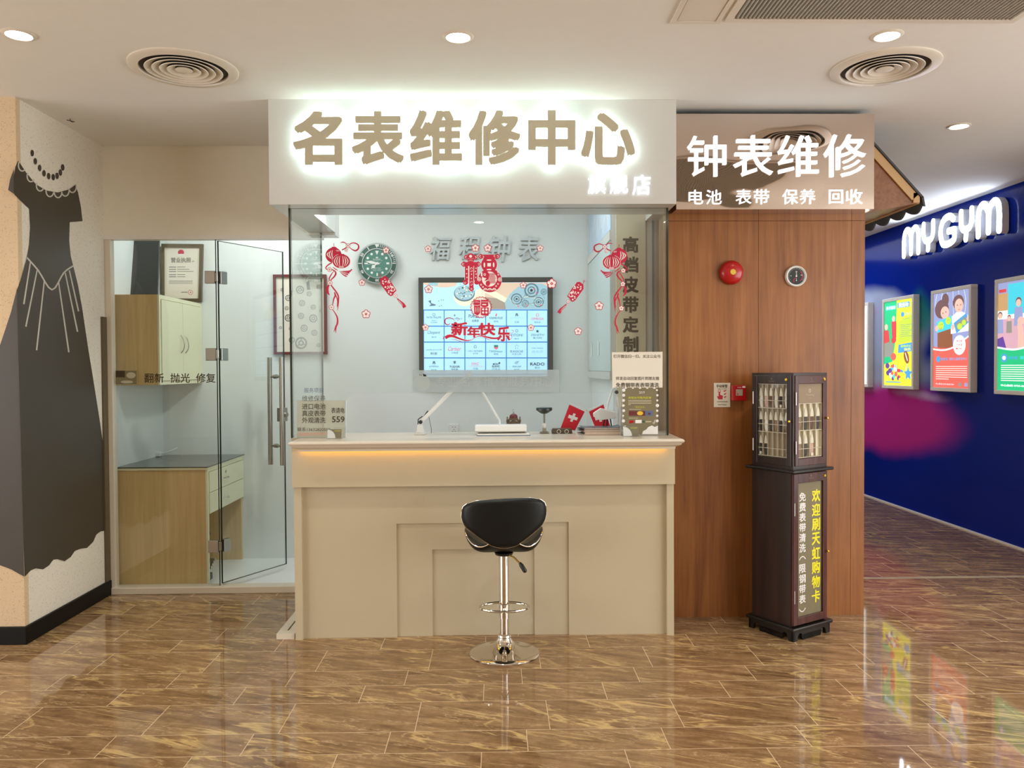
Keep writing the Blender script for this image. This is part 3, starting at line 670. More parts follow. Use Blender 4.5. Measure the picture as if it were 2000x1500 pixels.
# ================================================================== BAR STOOL
SX, SY = 0.038, 4.14
st = thing('bar_stool', 'black padded bar stool with chrome pedestal in front of the counter', 'bar stool', (SX, SY, 0))
MB().lathe([(0.0, 0.0), (0.182, 0.0), (0.184, 0.004), (0.180, 0.010), (0.15, 0.017), (0.115, 0.026), (0.082, 0.038), (0.058, 0.052), (0.043, 0.066), (0.034, 0.082), (0.031, 0.092), (0.0, 0.092)], (SX, SY, 0), 64).build('base', 'chrome', st, smooth=True, angle=50)
MB().tube([(SX, SY, 0.088), (SX, SY, 0.20)], 0.0225, 32).lathe([(0.033, 0.086), (0.036, 0.092), (0.033, 0.1), (0.024, 0.104)], (SX, SY, 0), 32).build('lower_column', 'chrome', st, smooth=True)
MB().tube([(SX, SY, 0.188), (SX, SY, 0.525)], 0.0265, 32).build('upper_column', 'chrome', st, smooth=True)
pth = [(SX+0.128*math.cos(t), SY+0.005+0.085*math.sin(t), 0.243) for t in [2*PI*k/40 for k in range(40)]]
MB().tube(pth, 0.0065, 10, closed=True).tube([(SX, SY, .228), (SX, SY, .258)], 0.029, 24).tube([(SX, SY-.02, .243), (SX, SY-.08, .243)], 0.0065, 10).tube([(SX, SY+.02, .243), (SX, SY+.09, .243)], 0.0065, 10).build('footrest', 'chrome', st, smooth=True)
lv = MB().tube([(SX+.02, SY-.02, .524), (SX+.05, SY-.035, .515), (SX+.083, SY-.05, .485)], 0.0045, 8).build('height_lever', 'brass', st, smooth=True)
MB().tube([(SX+.080, SY-.049, .489), (SX+.090, SY-.053, .476), (SX+.108, SY-.062, .448), (SX+.112, SY-.064, .442)], [0.007, 0.0115, 0.0115, 0.006], 12).build('lever_grip', 'black', lv, smooth=True)
def shell(P, th, nu, nv):                # P(u,v) -> (front point, normal); closed pad of thickness th with rounded edge
    m = MB(); F = []; K = []
    for j in range(nv+1):
        for i in range(nu+1):
            p, nrm, e = P(i/nu, j/nv); tt = th*(e**0.5)
            F.append(p-nrm*tt/2); K.append(p+nrm*tt/2)
    w_ = nu+1; fs = []
    for j in range(nv):
        for i in range(nu):
            q = (j*w_+i, j*w_+i+1, (j+1)*w_+i+1, (j+1)*w_+i); fs.append(q); fs.append(tuple(x+len(F) for x in q[::-1]))
    m.add(F+K, fs); nF = len(F)
    bd = [i for i in range(w_)]+[j*w_+nu for j in range(1, nv+1)]+[nv*w_+i for i in range(nu-1, -1, -1)]+[j*w_ for j in range(nv-1, 0, -1)]
    n = len(bd)
    m.add([], []); b0 = 0
    for k in range(n):
        a_, b2 = bd[k], bd[(k+1) % n]; m.f.append([a_, b2, b2+nF, a_+nF]); m.mi.append(0)
    return m, [F[i].lerp(K[i], 0.5) for i in bd]
hwp = [(0, .004), (.02, .036), (.055, .066), (.18, .113), (.31, .156), (.43, .191), (.55, .208), (.68, .216), (.82, .214), (.91, .207), (.97, .186), (1.0, .14)]
def hw(t):
    for (a_, x), (b2, y) in zip(hwp, hwp[1:]):
        if t <= b2: return x+(y-x)*(t-a_)/(b2-a_)
    return hwp[-1][1]
BZ0, BZ1 = 0.590, 0.842
def backP(u, v):
    vv = 0.5-0.5*math.cos(PI*v)
    x = (2*u-1)*hw(vv); z = BZ0+(BZ1-BZ0)*vv+0.010*(x/.21)*vv-0.014*(x/.21)**2*vv
    y = SY-0.165+0.75*x*x+0.006*(1-vv)**2
    e = (1-abs(2*u-1)**9)*min(1, vv*14)*min(1, (1-vv)*16)
    return Vector((SX+x, y-0.008*math.sqrt(max(0, e)), z)), Vector((1.5*x*0.6, -1, 0.1)).normalized(), max(0.05, e)
m, rim = shell(backP, 0.034, 28, 26)
bk = m.build('backrest', 'leather', st, smooth=True, angle=60)
MB().tube(rim, 0.0026, 8, closed=True).build('chrome_trim', 'chrome', bk, smooth=True)
def seatP(u, v):
    x = (2*u-1); a_ = 2*v-1
    hx = 0.205*(1-0.25*abs(a_)**3); X_ = x*hx
    y = SY+0.03+a_*0.185*(1-0.22*abs(x)**3)
    z = 0.561+52*X_**4+(0.085*max(0, -a_)**2)*math.exp(-(X_/.10)**2)
    e = (1-abs(x)**5)*(1-abs(a_)**5)
    return Vector((SX+X_, y, z)), Vector((-3.5*X_*0.6, 0, 1)).normalized(), max(0.06, e)
m, rim = shell(seatP, 0.055, 28, 24)
se = m.build('seat', 'leather', st, smooth=True, angle=60)
MB().tube(rim, 0.0036, 8, closed=True).build('chrome_trim', 'chrome', se, smooth=True)
MB().lathe([(0.0, .516), (.036, .516), (.046, .520), (.05, .532), (0, .532)], (SX, SY+.01, 0), 32).build('seat_plate', 'black', st, smooth=True)

# ================================================================== WATCH STRAP DISPLAY CABINET
RZ = math.radians(30.8)
fr = Vector((1.607, 4.245, 0)); ux = Vector((math.cos(RZ), math.sin(RZ), 0)); uy = Vector((-math.sin(RZ), math.cos(RZ), 0))
cc = fr+ux*0.155+uy*0.155
dc = thing('display_cabinet', 'dark wood watch strap cabinet standing on the floor by the oak pillar', 'display cabinet', cc, RZ)
def L(mb, name, mt, parent=dc, **k): return mb.build(name, mt, parent, local=True, **k)
H = 0.155
def scallop(face):                        # apron with cut-out feet along one side
    pts = [(-H, 0)]
    for k in range(0, 9): t = PI*k/8; pts.append((-H+.035+.022-.022*math.cos(t)-0.0, 0.0+.040*math.sin(t)**0.7))
    cx = [(-.065, .028), (-.03, .018), (0, .030), (.03, .018), (.065, .028)]
    pts += [(-.085, .030), (-.06, .018), (-.035, .032), (0, .022), (.035, .032), (.06, .018), (.085, .030)]
    for k in range(0, 9): t = PI*k/8; pts.append((H-.035-.044+.022-.022*math.cos(t), 0.040*math.sin(t)**0.7))
    pts += [(H, 0), (H, .056), (-H, .056)]
    if face == 'f': return [(x, -H, z) for x, z in pts], (0, .016, 0)
    if face == 'b': return [(x, H-.016, z) for x, z in pts], (0, .016, 0)
    if face == 'l': return [(-H, x, z) for x, z in pts], (.016, 0, 0)
    return [(H-.016, x, z) for x, z in pts], (.016, 0, 0)
m = MB()
for f_ in 'fblr': m.prism(*scallop(f_))
L(m, 'plinth', 'black_wood')
L(MB().box(-.168, .168, -.168, .168, .056, .076), 'base_moulding', 'black_wood', bevel=0.006)
Bh = 0.142
ZL = 0.918
lower = L(MB().box(-Bh, Bh, -Bh+.014, Bh, .076, ZL), 'lower_body', 'dark_wood')
def ring_frame(x0, x1, z0, z1, wd, wt, wb, y0, y1, mb=None):
    mb = mb or MB()
    mb.box(x0, x0+wd, y0, y1, z0, z1).box(x1-wd, x1, y0, y1, z0, z1).box(x0+wd, x1-wd, y0, y1, z0, z0+wb).box(x0+wd, x1-wd, y0, y1, z1-wt, z1); return mb
dl = L(ring_frame(-Bh+.002, Bh-.002, .082, ZL-.006, .034, .052, .042, -Bh-.006, -Bh+.0135), 'lower_door', 'lit_red_wood', bevel=0.002)
L(MB().box(-Bh+.036, Bh-.036, -Bh+.006, -Bh+.0132, .124, ZL-.058), 'door_panel', 'olive_print', dl)
floc = lambda yy: (lambda u, v, w=0.0: Vector((u, yy-w, v)))
ft = floc(-Bh+.006)
m = MB()
cw = 'white'
zz = ZL-0.104
for i, ch in enumerate('欢迎刷天虹购物卡'):
    z1 = zz-i*0.0804; fit(m, ch, (.022, z1, .093, z1-.070), ft, weight=0.024)
L(m, 'yellow_lettering', 'ink_yellow', dl)
m = MB(); zz = ZL-0.112; q = Flat(ft, 0.0006, m)
for i, ch in enumerate('免费表带清洗（限钢带表）'):
    z1 = zz-i*0.0565
    if ch in '（）':
        h_ = 1 if ch == '（' else -1; zc = z1-.026+h_*.004
        q.stroke([(-.084, zc-h_*.010), (-.072, zc+h_*.002), (-.0575, zc+h_*.007), (-.043, zc+h_*.002), (-.031, zc-h_*.010)], .0055)
    else: fit(m, ch, (-.085, z1, -.030, z1-.049), ft, weight=0.02)
L(m, 'white_lettering', 'ink_white', dl)
def lockset(par, face, x, z):
    if face == 'f': m = MB().lathe([(0, -.005), (.007, -.005), (.0095, -.002), (.0095, 0)], (x, -Bh-.006, z), 20, 'Y'); k_ = MB().box(x-.001, x+.001, -Bh-.0125, -Bh-.011, z-.004, z+.004)
    else: m = MB().lathe([(0, -.005), (.007, -.005), (.0095, -.002), (.0095, 0)], (-Bh-.006, x, z), 20, 'X')
    L(m, 'lock', 'brass', par, smooth=True)
def knob(par, face, x, z):
    pr = [(0, -.016), (.006, -.015), (.008, -.011), (.006, -.007), (.003, -.005), (.003, 0)]
    c_ = (x, -Bh-.006, z) if face == 'f' else (-Bh-.006, x, z)
    L(MB().lathe(pr, c_, 20, 'Y' if face == 'f' else 'X'), 'knob', 'brass', par, smooth=True)
def hinge_pin(par, face, x, z):
    a_ = Vector((x, -Bh-.0075, z-.035)) if face == 'f' else Vector((-Bh-.0075, x, z-.035))
    L(MB().tube([a_, a_+Vector((0, 0, .07))], .0025, 8), 'hinge', 'steel', par)
lockset(dl, 'f', .115, ZL-.030); knob(dl, 'f', .137, .46)
for z in (.24, .72): hinge_pin(dl, 'f', -Bh+.004, z)
L(MB().box(-.170, .170, -.170, .170, ZL, ZL+.018), 'ledge', 'black_wood', bevel=0.006)
Z0, Z1 = ZL+.018, 1.462
m = MB().box(-Bh, Bh, -Bh, Bh, Z0, Z0+.02).box(-Bh, Bh, -Bh, Bh, Z1-.02, Z1).box(-Bh, -Bh+.014, -Bh, -Bh+.014, Z0+.02, Z1-.02).box(Bh-.014, Bh, -Bh, -Bh+.014, Z0+.02, Z1-.02).box(-Bh, -Bh+.014, Bh-.014, Bh, Z0+.02, Z1-.02)
m.box(Bh-.012, Bh, -Bh+.014, Bh, Z0+.02, Z1-.02).box(-Bh+.014, Bh-.012, Bh-.012, Bh, Z0+.02, Z1-.02)
L(m, 'upper_body', 'dark_wood')
up = L(ring_frame(-Bh+.012, Bh-.012, Z0+.018, Z1-.014, .026, .046, .040, -Bh-.006, -Bh+.010), 'upper_door', 'lit_red_wood', bevel=0.002)
gx0, gx1, gz0, gz1 = -Bh+.038, Bh-.038, Z0+.058, Z1-.060
L(MB().add([(gx0, -Bh-.001, gz0), (gx1, -Bh-.001, gz0), (gx1, -Bh-.001, gz1), (gx0, -Bh-.001, gz1)], [(0, 1, 2, 3)]), 'door_glass', 'glass_thin', up)
lockset(up, 'f', .110, Z1-.036); knob(up, 'f', .128, (Z0+Z1)/2+.01)
for z in (Z0+.12, Z1-.14): hinge_pin(up, 'f', -Bh+.014, z)
# left face door: same frame turned to local -X, darker wood for its shaded side
m = MB()
for bx in ((-Bh+.012, -Bh+.040, Z0+.018, Z1-.014), (Bh-.040, Bh-.012, Z0+.018, Z1-.014), (-Bh+.040, Bh-.040, Z0+.018, Z0+.058), (-Bh+.040, Bh-.040, Z1-.060, Z1-.014)):
    m.box(-Bh-.006, -Bh+.010, bx[0], bx[1], bx[2], bx[3])
us = L(m, 'upper_door', 'dark_wood', bevel=0.002)
L(MB().add([(-Bh-.001, gx0, gz0), (-Bh-.001, gx1, gz0), (-Bh-.001, gx1, gz1), (-Bh-.001, gx0, gz1)], [(0, 1, 2, 3)]), 'door_glass', 'glass_thin', us)
lockset(us, 'l', -.100, Z1-.036); knob(us, 'l', -.128, (Z0+Z1)/2)
for z in (Z0+.12, Z1-.14): hinge_pin(us, 'l', Bh-.014, z)
fl = lambda u, v, w=0.0: Vector((-Bh-.006-w, -u, v))
f2 = floc(-Bh-.006)
for f_, nm in ((f2, up), (fl, us)):
    q = Flat(f_); q.ring(0, Z1-.032, .0035, .0055); q.text('TimesRing', (-.020, Z1-.043, .020, Z1-.051)); L(q.mb, 'maker_lettering', 'strap_tan', nm)
q = Flat(f2); q.ring(-.0, ZL-.022, .0035, .0055); q.text('TimesRing', (-.020, ZL-.033, .020, ZL-.041)); L(q.mb, 'maker_lettering', 'strap_tan', dl)
# trays with compartments
dp = 0.020
def tray(face, ncol, rows, z0, z1, name, mt):
    m = MB(); w_ = gx1-gx0
    def bx(u0, u1, d0, d1, za, zb, mi):
        if face == 'f': m.box(u0, u1, -Bh+.002+d0, -Bh+.002+d1, za, zb, mi)
        else: m.box(-Bh+.002+d0, -Bh+.002+d1, -u1, -u0, za, zb, mi)
    bx(gx0+.0005, gx1-.0005, dp, dp+.005, z0-.005, z1+.005, 0)
    for r_ in range(rows+1):
        z = z0+(z1-z0)*r_/rows; bx(gx0+.0005, gx1-.0005, 0.002, dp, z-.0018, z+.0018, 1)
    for c_ in range(ncol+1):
        u = gx0+w_*c_/ncol; bx(u-.0016, u+.0016, 0.002, dp, z0, z1, 1)
    for r_ in range(rows):
        z = z0+(z1-z0)*(r_+0.32)/rows; bx(gx0, gx1, 0.003, 0.006, z-.0015, z+.0015, 1)
    L(m, name, [mt, 'tray_lip'])
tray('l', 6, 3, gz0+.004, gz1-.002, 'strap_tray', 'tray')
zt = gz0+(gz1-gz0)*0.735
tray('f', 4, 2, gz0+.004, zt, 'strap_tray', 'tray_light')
pn = L(MB().box(gx0+.0005, gx1-.0005, -Bh+.004, -Bh+.010, zt+.003, gz1+.004), 'logo_panel', 'panel_taupe')
q = Flat(floc(-Bh+.004)); zc = (zt+gz1)/2
q.ring(0, zc+.016, .006, .010); q.text('TimesRing', (-.034, zc-.002, .034, zc-.016)); q.text('CHINA', (-.009, zc-.022, .009, zc-.027)); L(q.mb, 'logo', 'tray_lip', pn)
# the straps: one object each
ordin = ['first', 'second', 'third', 'fourth', 'fifth', 'sixth']
rown = ['top', 'middle', 'bottom']
def strap(face, col, ncol, z0, z1, mt, label, tall=0.86, tagcard=False):
    cw_ = (gx1-gx0)/ncol; u = gx0+cw_*(col+.5); hh = (z1-z0)*tall; wd = cw_*0.30
    def P(u_, d, z):
        l = Vector((u_, -Bh+.002+d, z)) if face == 'f' else Vector((-Bh+.002+d, -u_, z)); return cc+ux*l.x+uy*l.y+Vector((0, 0, l.z))
    t = thing('watch_strap', label, 'watch strap', P(u, .012, z0+.002), group='watch straps in the cabinet')
    zA, zB = z0+.003, z0+hh*.62
    m = MB(); seg = 10; prev = None; vs = []
    for k in range(seg+1):
        f_ = k/seg; z = zA+(zB-zA)*f_; ww = wd*(0.78+0.22*f_); d = .013-.005*math.sin(PI*f_)
        vs += [P(u-ww, d, z), P(u+ww, d, z), P(u+ww, d+.005, z), P(u-ww, d+.005, z)]
    fs = []
    for k in range(seg):
        for j in range(4): fs.append((k*4+j, k*4+(j+1) % 4, k*4+4+(j+1) % 4, k*4+4+j))
    fs += [(3, 2, 1, 0), (seg*4, seg*4+1, seg*4+2, seg*4+3)]
    m.add(vs, fs).build('band', mt, t, smooth=True)
    # pale paper header that holds the strap (a pointed tab)
    zc_ = zB; pts = [(u-wd*.95, zc_-.004), (u+wd*.95, zc_-.004), (u+wd*.8, zc_+hh*.16), (u+wd*.25, zc_+hh*.36), (u-wd*.25, zc_+hh*.36), (u-wd*.8, zc_+hh*.16)]
    m = MB(); nrm = (P(0, 0.002, 0)-P(0, 0, 0)); m.prism([P(a_, .007, b2) for a_, b2 in pts], nrm); m.build('paper_tab', 'paper', t)
    if tagcard:
        m = MB(); m.prism([P(a_, .005, b2) for a_, b2 in ((u-wd*.7, zA+.002), (u+wd*.6, zA+.002), (u+wd*.6, zA+.018), (u-wd*.7, zA+.018))], nrm); m.build('price_card', 'paper', t)
rowz = lambda r_, n_, a_, b2: (a_+(b2-a_)*(n_-1-r_)/n_, a_+(b2-a_)*(n_-r_)/n_)
lay = [['strap_white', 'strap_pink', 'strap_brown', 'strap_white', 'strap_dark', 'strap_white'], ['strap_dark', 'strap_white', 'strap_dark', 'strap_tan', 'strap_dark', 'strap_tan'], ['strap_dark', 'strap_dark']]
cn = {'strap_white': 'white', 'strap_pink': 'pale pink', 'strap_brown': 'brown', 'strap_dark': 'dark', 'strap_tan': 'grey-brown'}
for r_, row in enumerate(lay):
    a_, b2 = rowz(r_, 3, gz0+.004, gz1-.002)
    for c_, mt in enumerate(row):
        strap('l', c_, 6, a_, b2, mt, f'{cn[mt]} watch strap, {ordin[c_]} slot of the {rown[r_]} row behind the left cabinet door', tagcard=(r_ == 2 and c_ == 0) or (r_ == 0 and c_ == 4))
lay = [['strap_tan', 'strap_dark', 'strap_brown', 'strap_dark'], ['strap_tan', 'strap_dark', 'strap_pink']]
for r_, row in enumerate(lay):
    a_, b2 = rowz(r_, 2, gz0+.004, zt)
    for c_, mt in enumerate(row):
        strap('f', c_, 4, a_, b2, mt, f'{cn[mt]} watch strap, {ordin[c_]} slot of the {"upper" if r_ == 0 else "lower"} row behind the right cabinet door', tagcard=(r_ == 1 and c_ == 2))

# ================================================================== ON THE OAK PILLAR
WY = 4.70
p = at(1427, 533, WY)
fb = thing('fire_alarm_bell', 'round red fire alarm bell on the oak pillar', 'alarm bell', p)
MB().lathe([(0.0, -.05), (.03, -.05), (.052, -.044), (.064, -.034), (.071, -.02), (.071, -.012), (.066, -.008), (.066, 0.0)], p, 48, 'Y').build('gong', 'red', fb, smooth=True, angle=50)
MB().lathe([(0.0, -.0525), (.016, -.0525), (.017, -.050)], p, 28, 'Y').build('centre_cap', 'yellow', fb, smooth=True)
p = at(1553, 540, WY)
gd = thing('thermometer_dial', 'small round black-faced thermometer with a white rim on the oak pillar', 'thermometer', p)
MB().lathe([(.052, -.018), (.056, -.024), (.060, -.024), (.062, -.018), (.062, 0.0), (.05, 0), (.05, -.018)], p, 48, 'Y', closed=True).build('rim', 'white', gd, smooth=True)
MB().lathe([(0, -.017), (.052, -.017)], p, 40, 'Y').build('dial_face', 'black', gd)
q = Flat(lambda u, v, w=0.0: p+Vector((u, -.0175-w, v)))
for k in range(21):
    t = math.radians(210-k*12); q.stroke([(.041*math.cos(t), .041*math.sin(t)), (.047*math.cos(t), .047*math.sin(t))], .0012, 0, 0, 1)
q.ring(.0, .0, .034, .038, 1, 1, 20, math.radians(-50), math.radians(50)); q.ring(0, -.026, .014, .017, 1, 1, 14, math.radians(95), math.radians(215))
q.text('20', (-.006, .030, .006, .022)); q.text('40', (.026, .010, .036, .002)); q.text('0', (-.035, .006, -.029, -.003)); q.text('°C', (-.005, .014, .005, .007))
q.mb.build('scale_marks', ['ink_white', 'red_sticker'], gd)
m = MB(); Flat(lambda u, v, w=0.0: p+Vector((u, -.0195-w, v)), mb=m).poly([(-.0015, -.006), (.0015, -.006), (.0008, .030), (-.0008, .030)]).disc(0, 0, .005).poly([(-.001, -.026), (.001, -.026), (.0006, -.012), (-.0006, -.012)]).disc(0, -.026, .003)
m.build('needle', 'ink_white', gd)
a = at(1394, 748, WY); b_ = at(1426, 795, WY)
no = thing('fire_alarm_notice', 'white fire alarm notice with a red hand, left of the red call point', 'notice', (a.x, WY, b_.z))
MB().box(a.x, b_.x, WY-.003, WY, b_.z, a.z).build('sheet', 'paper', no)
fw = fY(WY-.003); q = Flat(fw)
q.text('手动报警', (1399, 751, 1421, 757), 0, 0, 0.02); q.text('FIRE ALARM', (1402, 758.5, 1419, 760.5), 0, 0)
q.poly([(1403.5, 765), (1406.5, 765), (1406.5, 771), (1412, 773), (1411, 780), (1403, 780), (1400, 774), (1403.5, 774)], 1).ring(1405, 764, 2.2, 3.0, 1)
for k in range(3): q.stroke([(1413+k*0.6, 764+k*6), (1416, 763.5+k*6), (1418.5, 761.5+k*6)], [1.8, 2.4, .6], 1)
q.text('火灾时击碎玻璃', (1400, 783, 1421, 786), 0, 0); q.text('平时严禁触动', (1402, 789, 1419, 792), 0, 0)
q.mb.build('printing', ['ink', 'red_sticker'], no)
a = at(1427, 752, WY); b_ = at(1453, 782, WY)
cp = thing('manual_call_point', 'small square red break-glass call point between notice and strap cabinet', 'call point', (a.x, WY, b_.z))
MB().box(a.x, b_.x, WY-.045, WY, b_.z, a.z).build('housing', 'red', cp, bevel=0.004)
cx, cz = (a.x+b_.x)/2, (a.z+b_.z)/2
MB().box(cx-.022, cx+.018, WY-.047, WY-.045, cz-.016, cz+.022).build('window_plate', 'tray', cp, bevel=0.001)
q = Flat(lambda u, v, w=0.0: Vector((cx+u, WY-.045-w, cz+v))); q.text('FIRE', (-.012, .036, .010, .029)); q.rect(.016, .040, .034, .030); q.mb.build('lettering', 'ink_white', cp)
MB().lathe([(0, -.003), (.004, -.002), (.005, 0)], (cx-.012, WY-.047, cz-.006), 14, 'Y').build('indicator_light', 'red_sticker', cp)

# ================================================================== TILED EAVE over the corridor
ev = thing('roof_eave', 'small tiled eave with dark scalloped edge projecting over the corridor', 'eave', (2.2, 4.86, 2.4))
E0, E1 = 4.86, 8.4
hi = Vector((2.215, 0, 2.965)); lo = Vector((2.600, 0, 2.545))
sd = (lo-hi).normalized(); up_ = Vector((-sd.z, 0, sd.x)); up_ = up_ if up_.z > 0 else -up_
def ep(s, h, y): q = hi+sd*s+up_*h; return Vector((q.x, y, q.z))
SLn = (lo-hi).length
MB().hexa([ep(0, -.02, E0+.03), ep(SLn, -.02, E0+.03), ep(SLn, 0, E0+.03), ep(0, 0, E0+.03)], (0, E1-E0-.03, 0)).hexa([(2.205, E0+.03, 2.43), (2.60, E0+.03, 2.50), (2.60, E0+.03, 2.515), (2.205, E0+.03, 2.445)], (0, E1-E0-.03, 0)).build('soffit', 'eave_brown', ev)
MB().prism([ep(0.02, -.02, E0), ep(SLn, -.02, E0), (2.612, E0, 2.50), (2.205, E0, 2.425), (2.205, E0, 2.95)], (0, .03, 0)).build('gable_board', 'eave_brown', ev)
MB().hexa([ep(-.0, -.045, E0-.012), ep(SLn, -.045, E0-.012), ep(SLn, .012, E0-.012), ep(-.0, .012, E0-.012)], (0, .012, 0)).hexa([(2.575, E0-.012, 2.50), (2.614, E0-.012, 2.50), (2.614, E0-.012, 2.56), (2.575, E0-.012, 2.56)], (0, .012, 0)).build('barge_board', 'eave_tan', ev)
MB().box(2.600, 2.618, E0, E1, 2.495, 2.55).build('fascia_board', 'eave_tan', ev)
n = 96; top = []; bot = []
m = MB(); per = 0.2
for s_, h0, dz in ((0.0, .015, 0), (SLn+.035, .015, 0)):
    pass
vs = []; NY = int((E1-E0)/0.0125)
for k in range(NY+1):
    y = E0-.02+k*0.0125; wv = abs(math.sin(PI*(y-E0)/per))
    vs += [ep(0, .012+.02*wv, y), ep(SLn+.03, .012+.02*wv, y), ep(SLn+.03, .0+.02*wv, y), ep(0, .0+.02*wv, y)]
fs = []
for k in range(NY):
    for j in range(4): fs.append((k*4+j, k*4+(j+1) % 4, k*4+4+(j+1) % 4, k*4+4+j))
m.add(vs, fs+[(0, 1, 2, 3), (NY*4+3, NY*4+2, NY*4+1, NY*4)])
vs = []
for k in range(NY+1):                    # scalloped lower lip hanging from the tile edge
    y = E0-.02+k*0.0125; wv = abs(math.sin(PI*(y-E0)/per)); p0 = ep(SLn+.03, .012+.02*wv, y)
    lowz = p0.z-.045-.05*wv
    vs += [p0, Vector((p0.x+.012, y, lowz)), Vector((p0.x+.0, y, lowz)), p0+Vector((-.014, 0, 0))]
fs = []
for k in range(NY):
    for j in range(4): fs.append((k*4+j, k*4+(j+1) % 4, k*4+4+(j+1) % 4, k*4+4+j))
m.add(vs, fs+[(0, 1, 2, 3), (NY*4+3, NY*4+2, NY*4+1, NY*4)])
m.build('roof_tiles', 'roof_tile', ev, smooth=True)

# ================================================================== DRESS PICTURE on the pillar corner
dr = thing('dress_decal', 'large dark ball gown wall sticker wrapped round the pillar corner', 'wall sticker', (-2.59, 4.7, 1.4))
fs_ = fX(-2.588); ff_ = fY(4.379)
q = Flat(fs_, 0.0008)
corner = lambda y: 22.5+(y-190)*0.0268
side = [(36, 314), (50, 336), (70, 360), (90, 372), (113, 376), (135, 370), (147, 361), (152, 375), (158, 405), (161, 432), (136, 434), (135, 470), (138, 500), (143, 520), (152, 556), (160, 600), (172, 680), (185, 760), (196, 830), (206, 905), (211, 960), (214, 1005), (213, 1024), (206, 1036), (196, 1038), (188, 1044), (182, 1058), (170, 1070), (156, 1072), (146, 1076), (138, 1088), (126, 1096), (112, 1092), (104, 1093), (96, 1104), (84, 1112), (70, 1110), (60, 1114), (48.5, 1126)]
side += [(corner(y), y) for y in (1000, 850, 700, 600, 566)]+[(40, 548), (52, 505), (57, 478), (59, 445), (57, 408), (corner(380), 380), (corner(345), 345), (30, 325)]
q.poly(side, 0)
q2 = Flat(ff_, 0.0008, q.mb)
q2.poly([(27, 331), (20, 350), (16, 371), (27.5, 379)], 0).poly([(corner(566)+.2, 566), (22, 608), (10, 645), (-12, 710), (-12, 1100), (6, 1106), (22, 1112), (36, 1120), (47.4, 1126)], 0)
q.mb.build('gown', 'dress', dr)
q = Flat(fs_, 0.0014)
for i, (x, y) in enumerate(((43, 325), (60, 346), (78, 364), (97, 375), (113, 377), (127, 374), (141, 367))):
    sl = [0.75, 0.62, 0.45, 0.2, 0.0, -0.25, -0.5][i]; rx = 7.5; ry = 11
    A_ = [sl+PI*k/10 for k in range(11)]
    q.stroke([(x+rx*math.cos(t), y-2+ry*math.sin(t)) for t in A_], 2.6, 0, 0, 2)
q.mb.build('collar_trim', 'dress_white', dr); q = Flat(fs_, 0.0014)
q.stroke([(52, 503), (74, 528), (101, 566), (124, 533), (143, 519)], 3.0, 0, 0, 4)
for a_, b2 in (((59, 511), (46, 594)), ((72, 528), (50, 638)), ((86, 549), (71, 684)), ((114, 551), (134, 688)), ((127, 533), (151, 648)), ((135, 528), (153, 608))): q.stroke([a_, b2], [2.4, 3.0], 0, 0, 1)
q.mb.build('belt_trim', 'dress_white', dr)
for x, y in ((63, 299), (69, 315), (77.5, 328), (86, 338.5), (95, 344), (104, 346), (111.5, 343.5), (118, 337), (122.5, 327)):
    Flat(fs_, 0.0008).disc(x, y, 3.2, 6.4, rot=-0.05).mb.build('necklace_bead', 'dress', dr)

# ================================================================== WORKROOM behind the glass door
cb = thing('wall_cabinet', 'hung brown cupboard with two cream doors high in the workroom', 'cupboard', (-2.45, 5.85, 1.396))
MB().box(-2.598, -2.300, 5.46, 6.248, 1.396, 2.012).build('body', 'cab_wood', cb)
MB().box(-2.2995, -2.288, 5.46, 6.248, 1.396, 1.42).box(-2.2995, -2.288, 5.46, 6.248, 1.985, 2.012).box(-2.2995, -2.288, 5.46, 5.485, 1.42, 1.985).box(-2.2995, -2.288, 6.223, 6.248, 1.42, 1.985).build('face_frame', 'cab_cream', cb)
for y0, y1, hy in ((5.489, 5.853, 5.815), (5.856, 6.219, 5.895)):
    d_ = MB().box(-2.2995, -2.282, y0, y1, 1.424, 1.981).build('door', 'cab_cream', cb)
    MB().tube([(-2.282+.024*math.sin(PI*k/10)**.7, hy+.006*math.sin(2*PI*k/10), 1.62+.13*k/10) for k in range(11)], 0.0035, 8).build('handle', 'steel', d_, smooth=True)
bd_ = thing('dark_board', 'tall charcoal board leaning on top of the hung cupboard', 'board', (-2.45, 5.85, 2.012))
MB().hexa([at(246, 462, 5.8), at(311, 463, 5.8), Vector((at(316, 574, 5.8).x, 5.72, 2.0125)), Vector((at(250, 574, 5.8).x, 5.72, 2.0125))], (0, .018, 0)).build('board', 'grey_black', bd_)
a, b_ = at(246, 462, 5.8), at(250, 574, 5.8)
MB().hexa([a+Vector((-.008, 0, 0)), a, Vector((b_.x, 5.72, 2.0125)), Vector((b_.x-.008, 5.72, 2.0125))], (0, .018, 0)).build('white_edge', 'white', bd_)
MB().hexa([a+Vector((-.04, 0, 0)), a+Vector((-.0085, 0, 0)), Vector((b_.x-.0085, 5.72, 2.0125)), Vector((b_.x-.04, 5.72, 2.0125))], (0, .018, 0)).build('maroon_edge', 'maroon', bd_)
lc = thing('framed_licence', 'gilt-framed business licence leaning on the wall above the hung cupboard', 'framed certificate', (-2.45, 6.2, 2.015))
YL = 6.205
P4 = [at(315, 476, YL), at(396, 476.5, YL), at(393, 590, YL), at(316, 590, YL)]
I4 = [at(320, 483, YL), at(389.5, 483.5, YL), at(387.5, 583, YL), at(320.5, 583, YL)]
m = MB()
for k in range(4): m.hexa([P4[k], P4[(k+1) % 4], I4[(k+1) % 4], I4[k]], (0, .025, 0))
m.build('frame', 'gilt', lc)
MB().hexa([p_+Vector((0, .012, 0)) for p_ in I4], (0, .006, 0)).build('certificate', 'paper', lc)
q = Flat(fY(YL+.012))
q.disc(353.5, 493, 6, 5.5, 1).disc(353.5, 497.5, 7, 1.6, 2, 1)
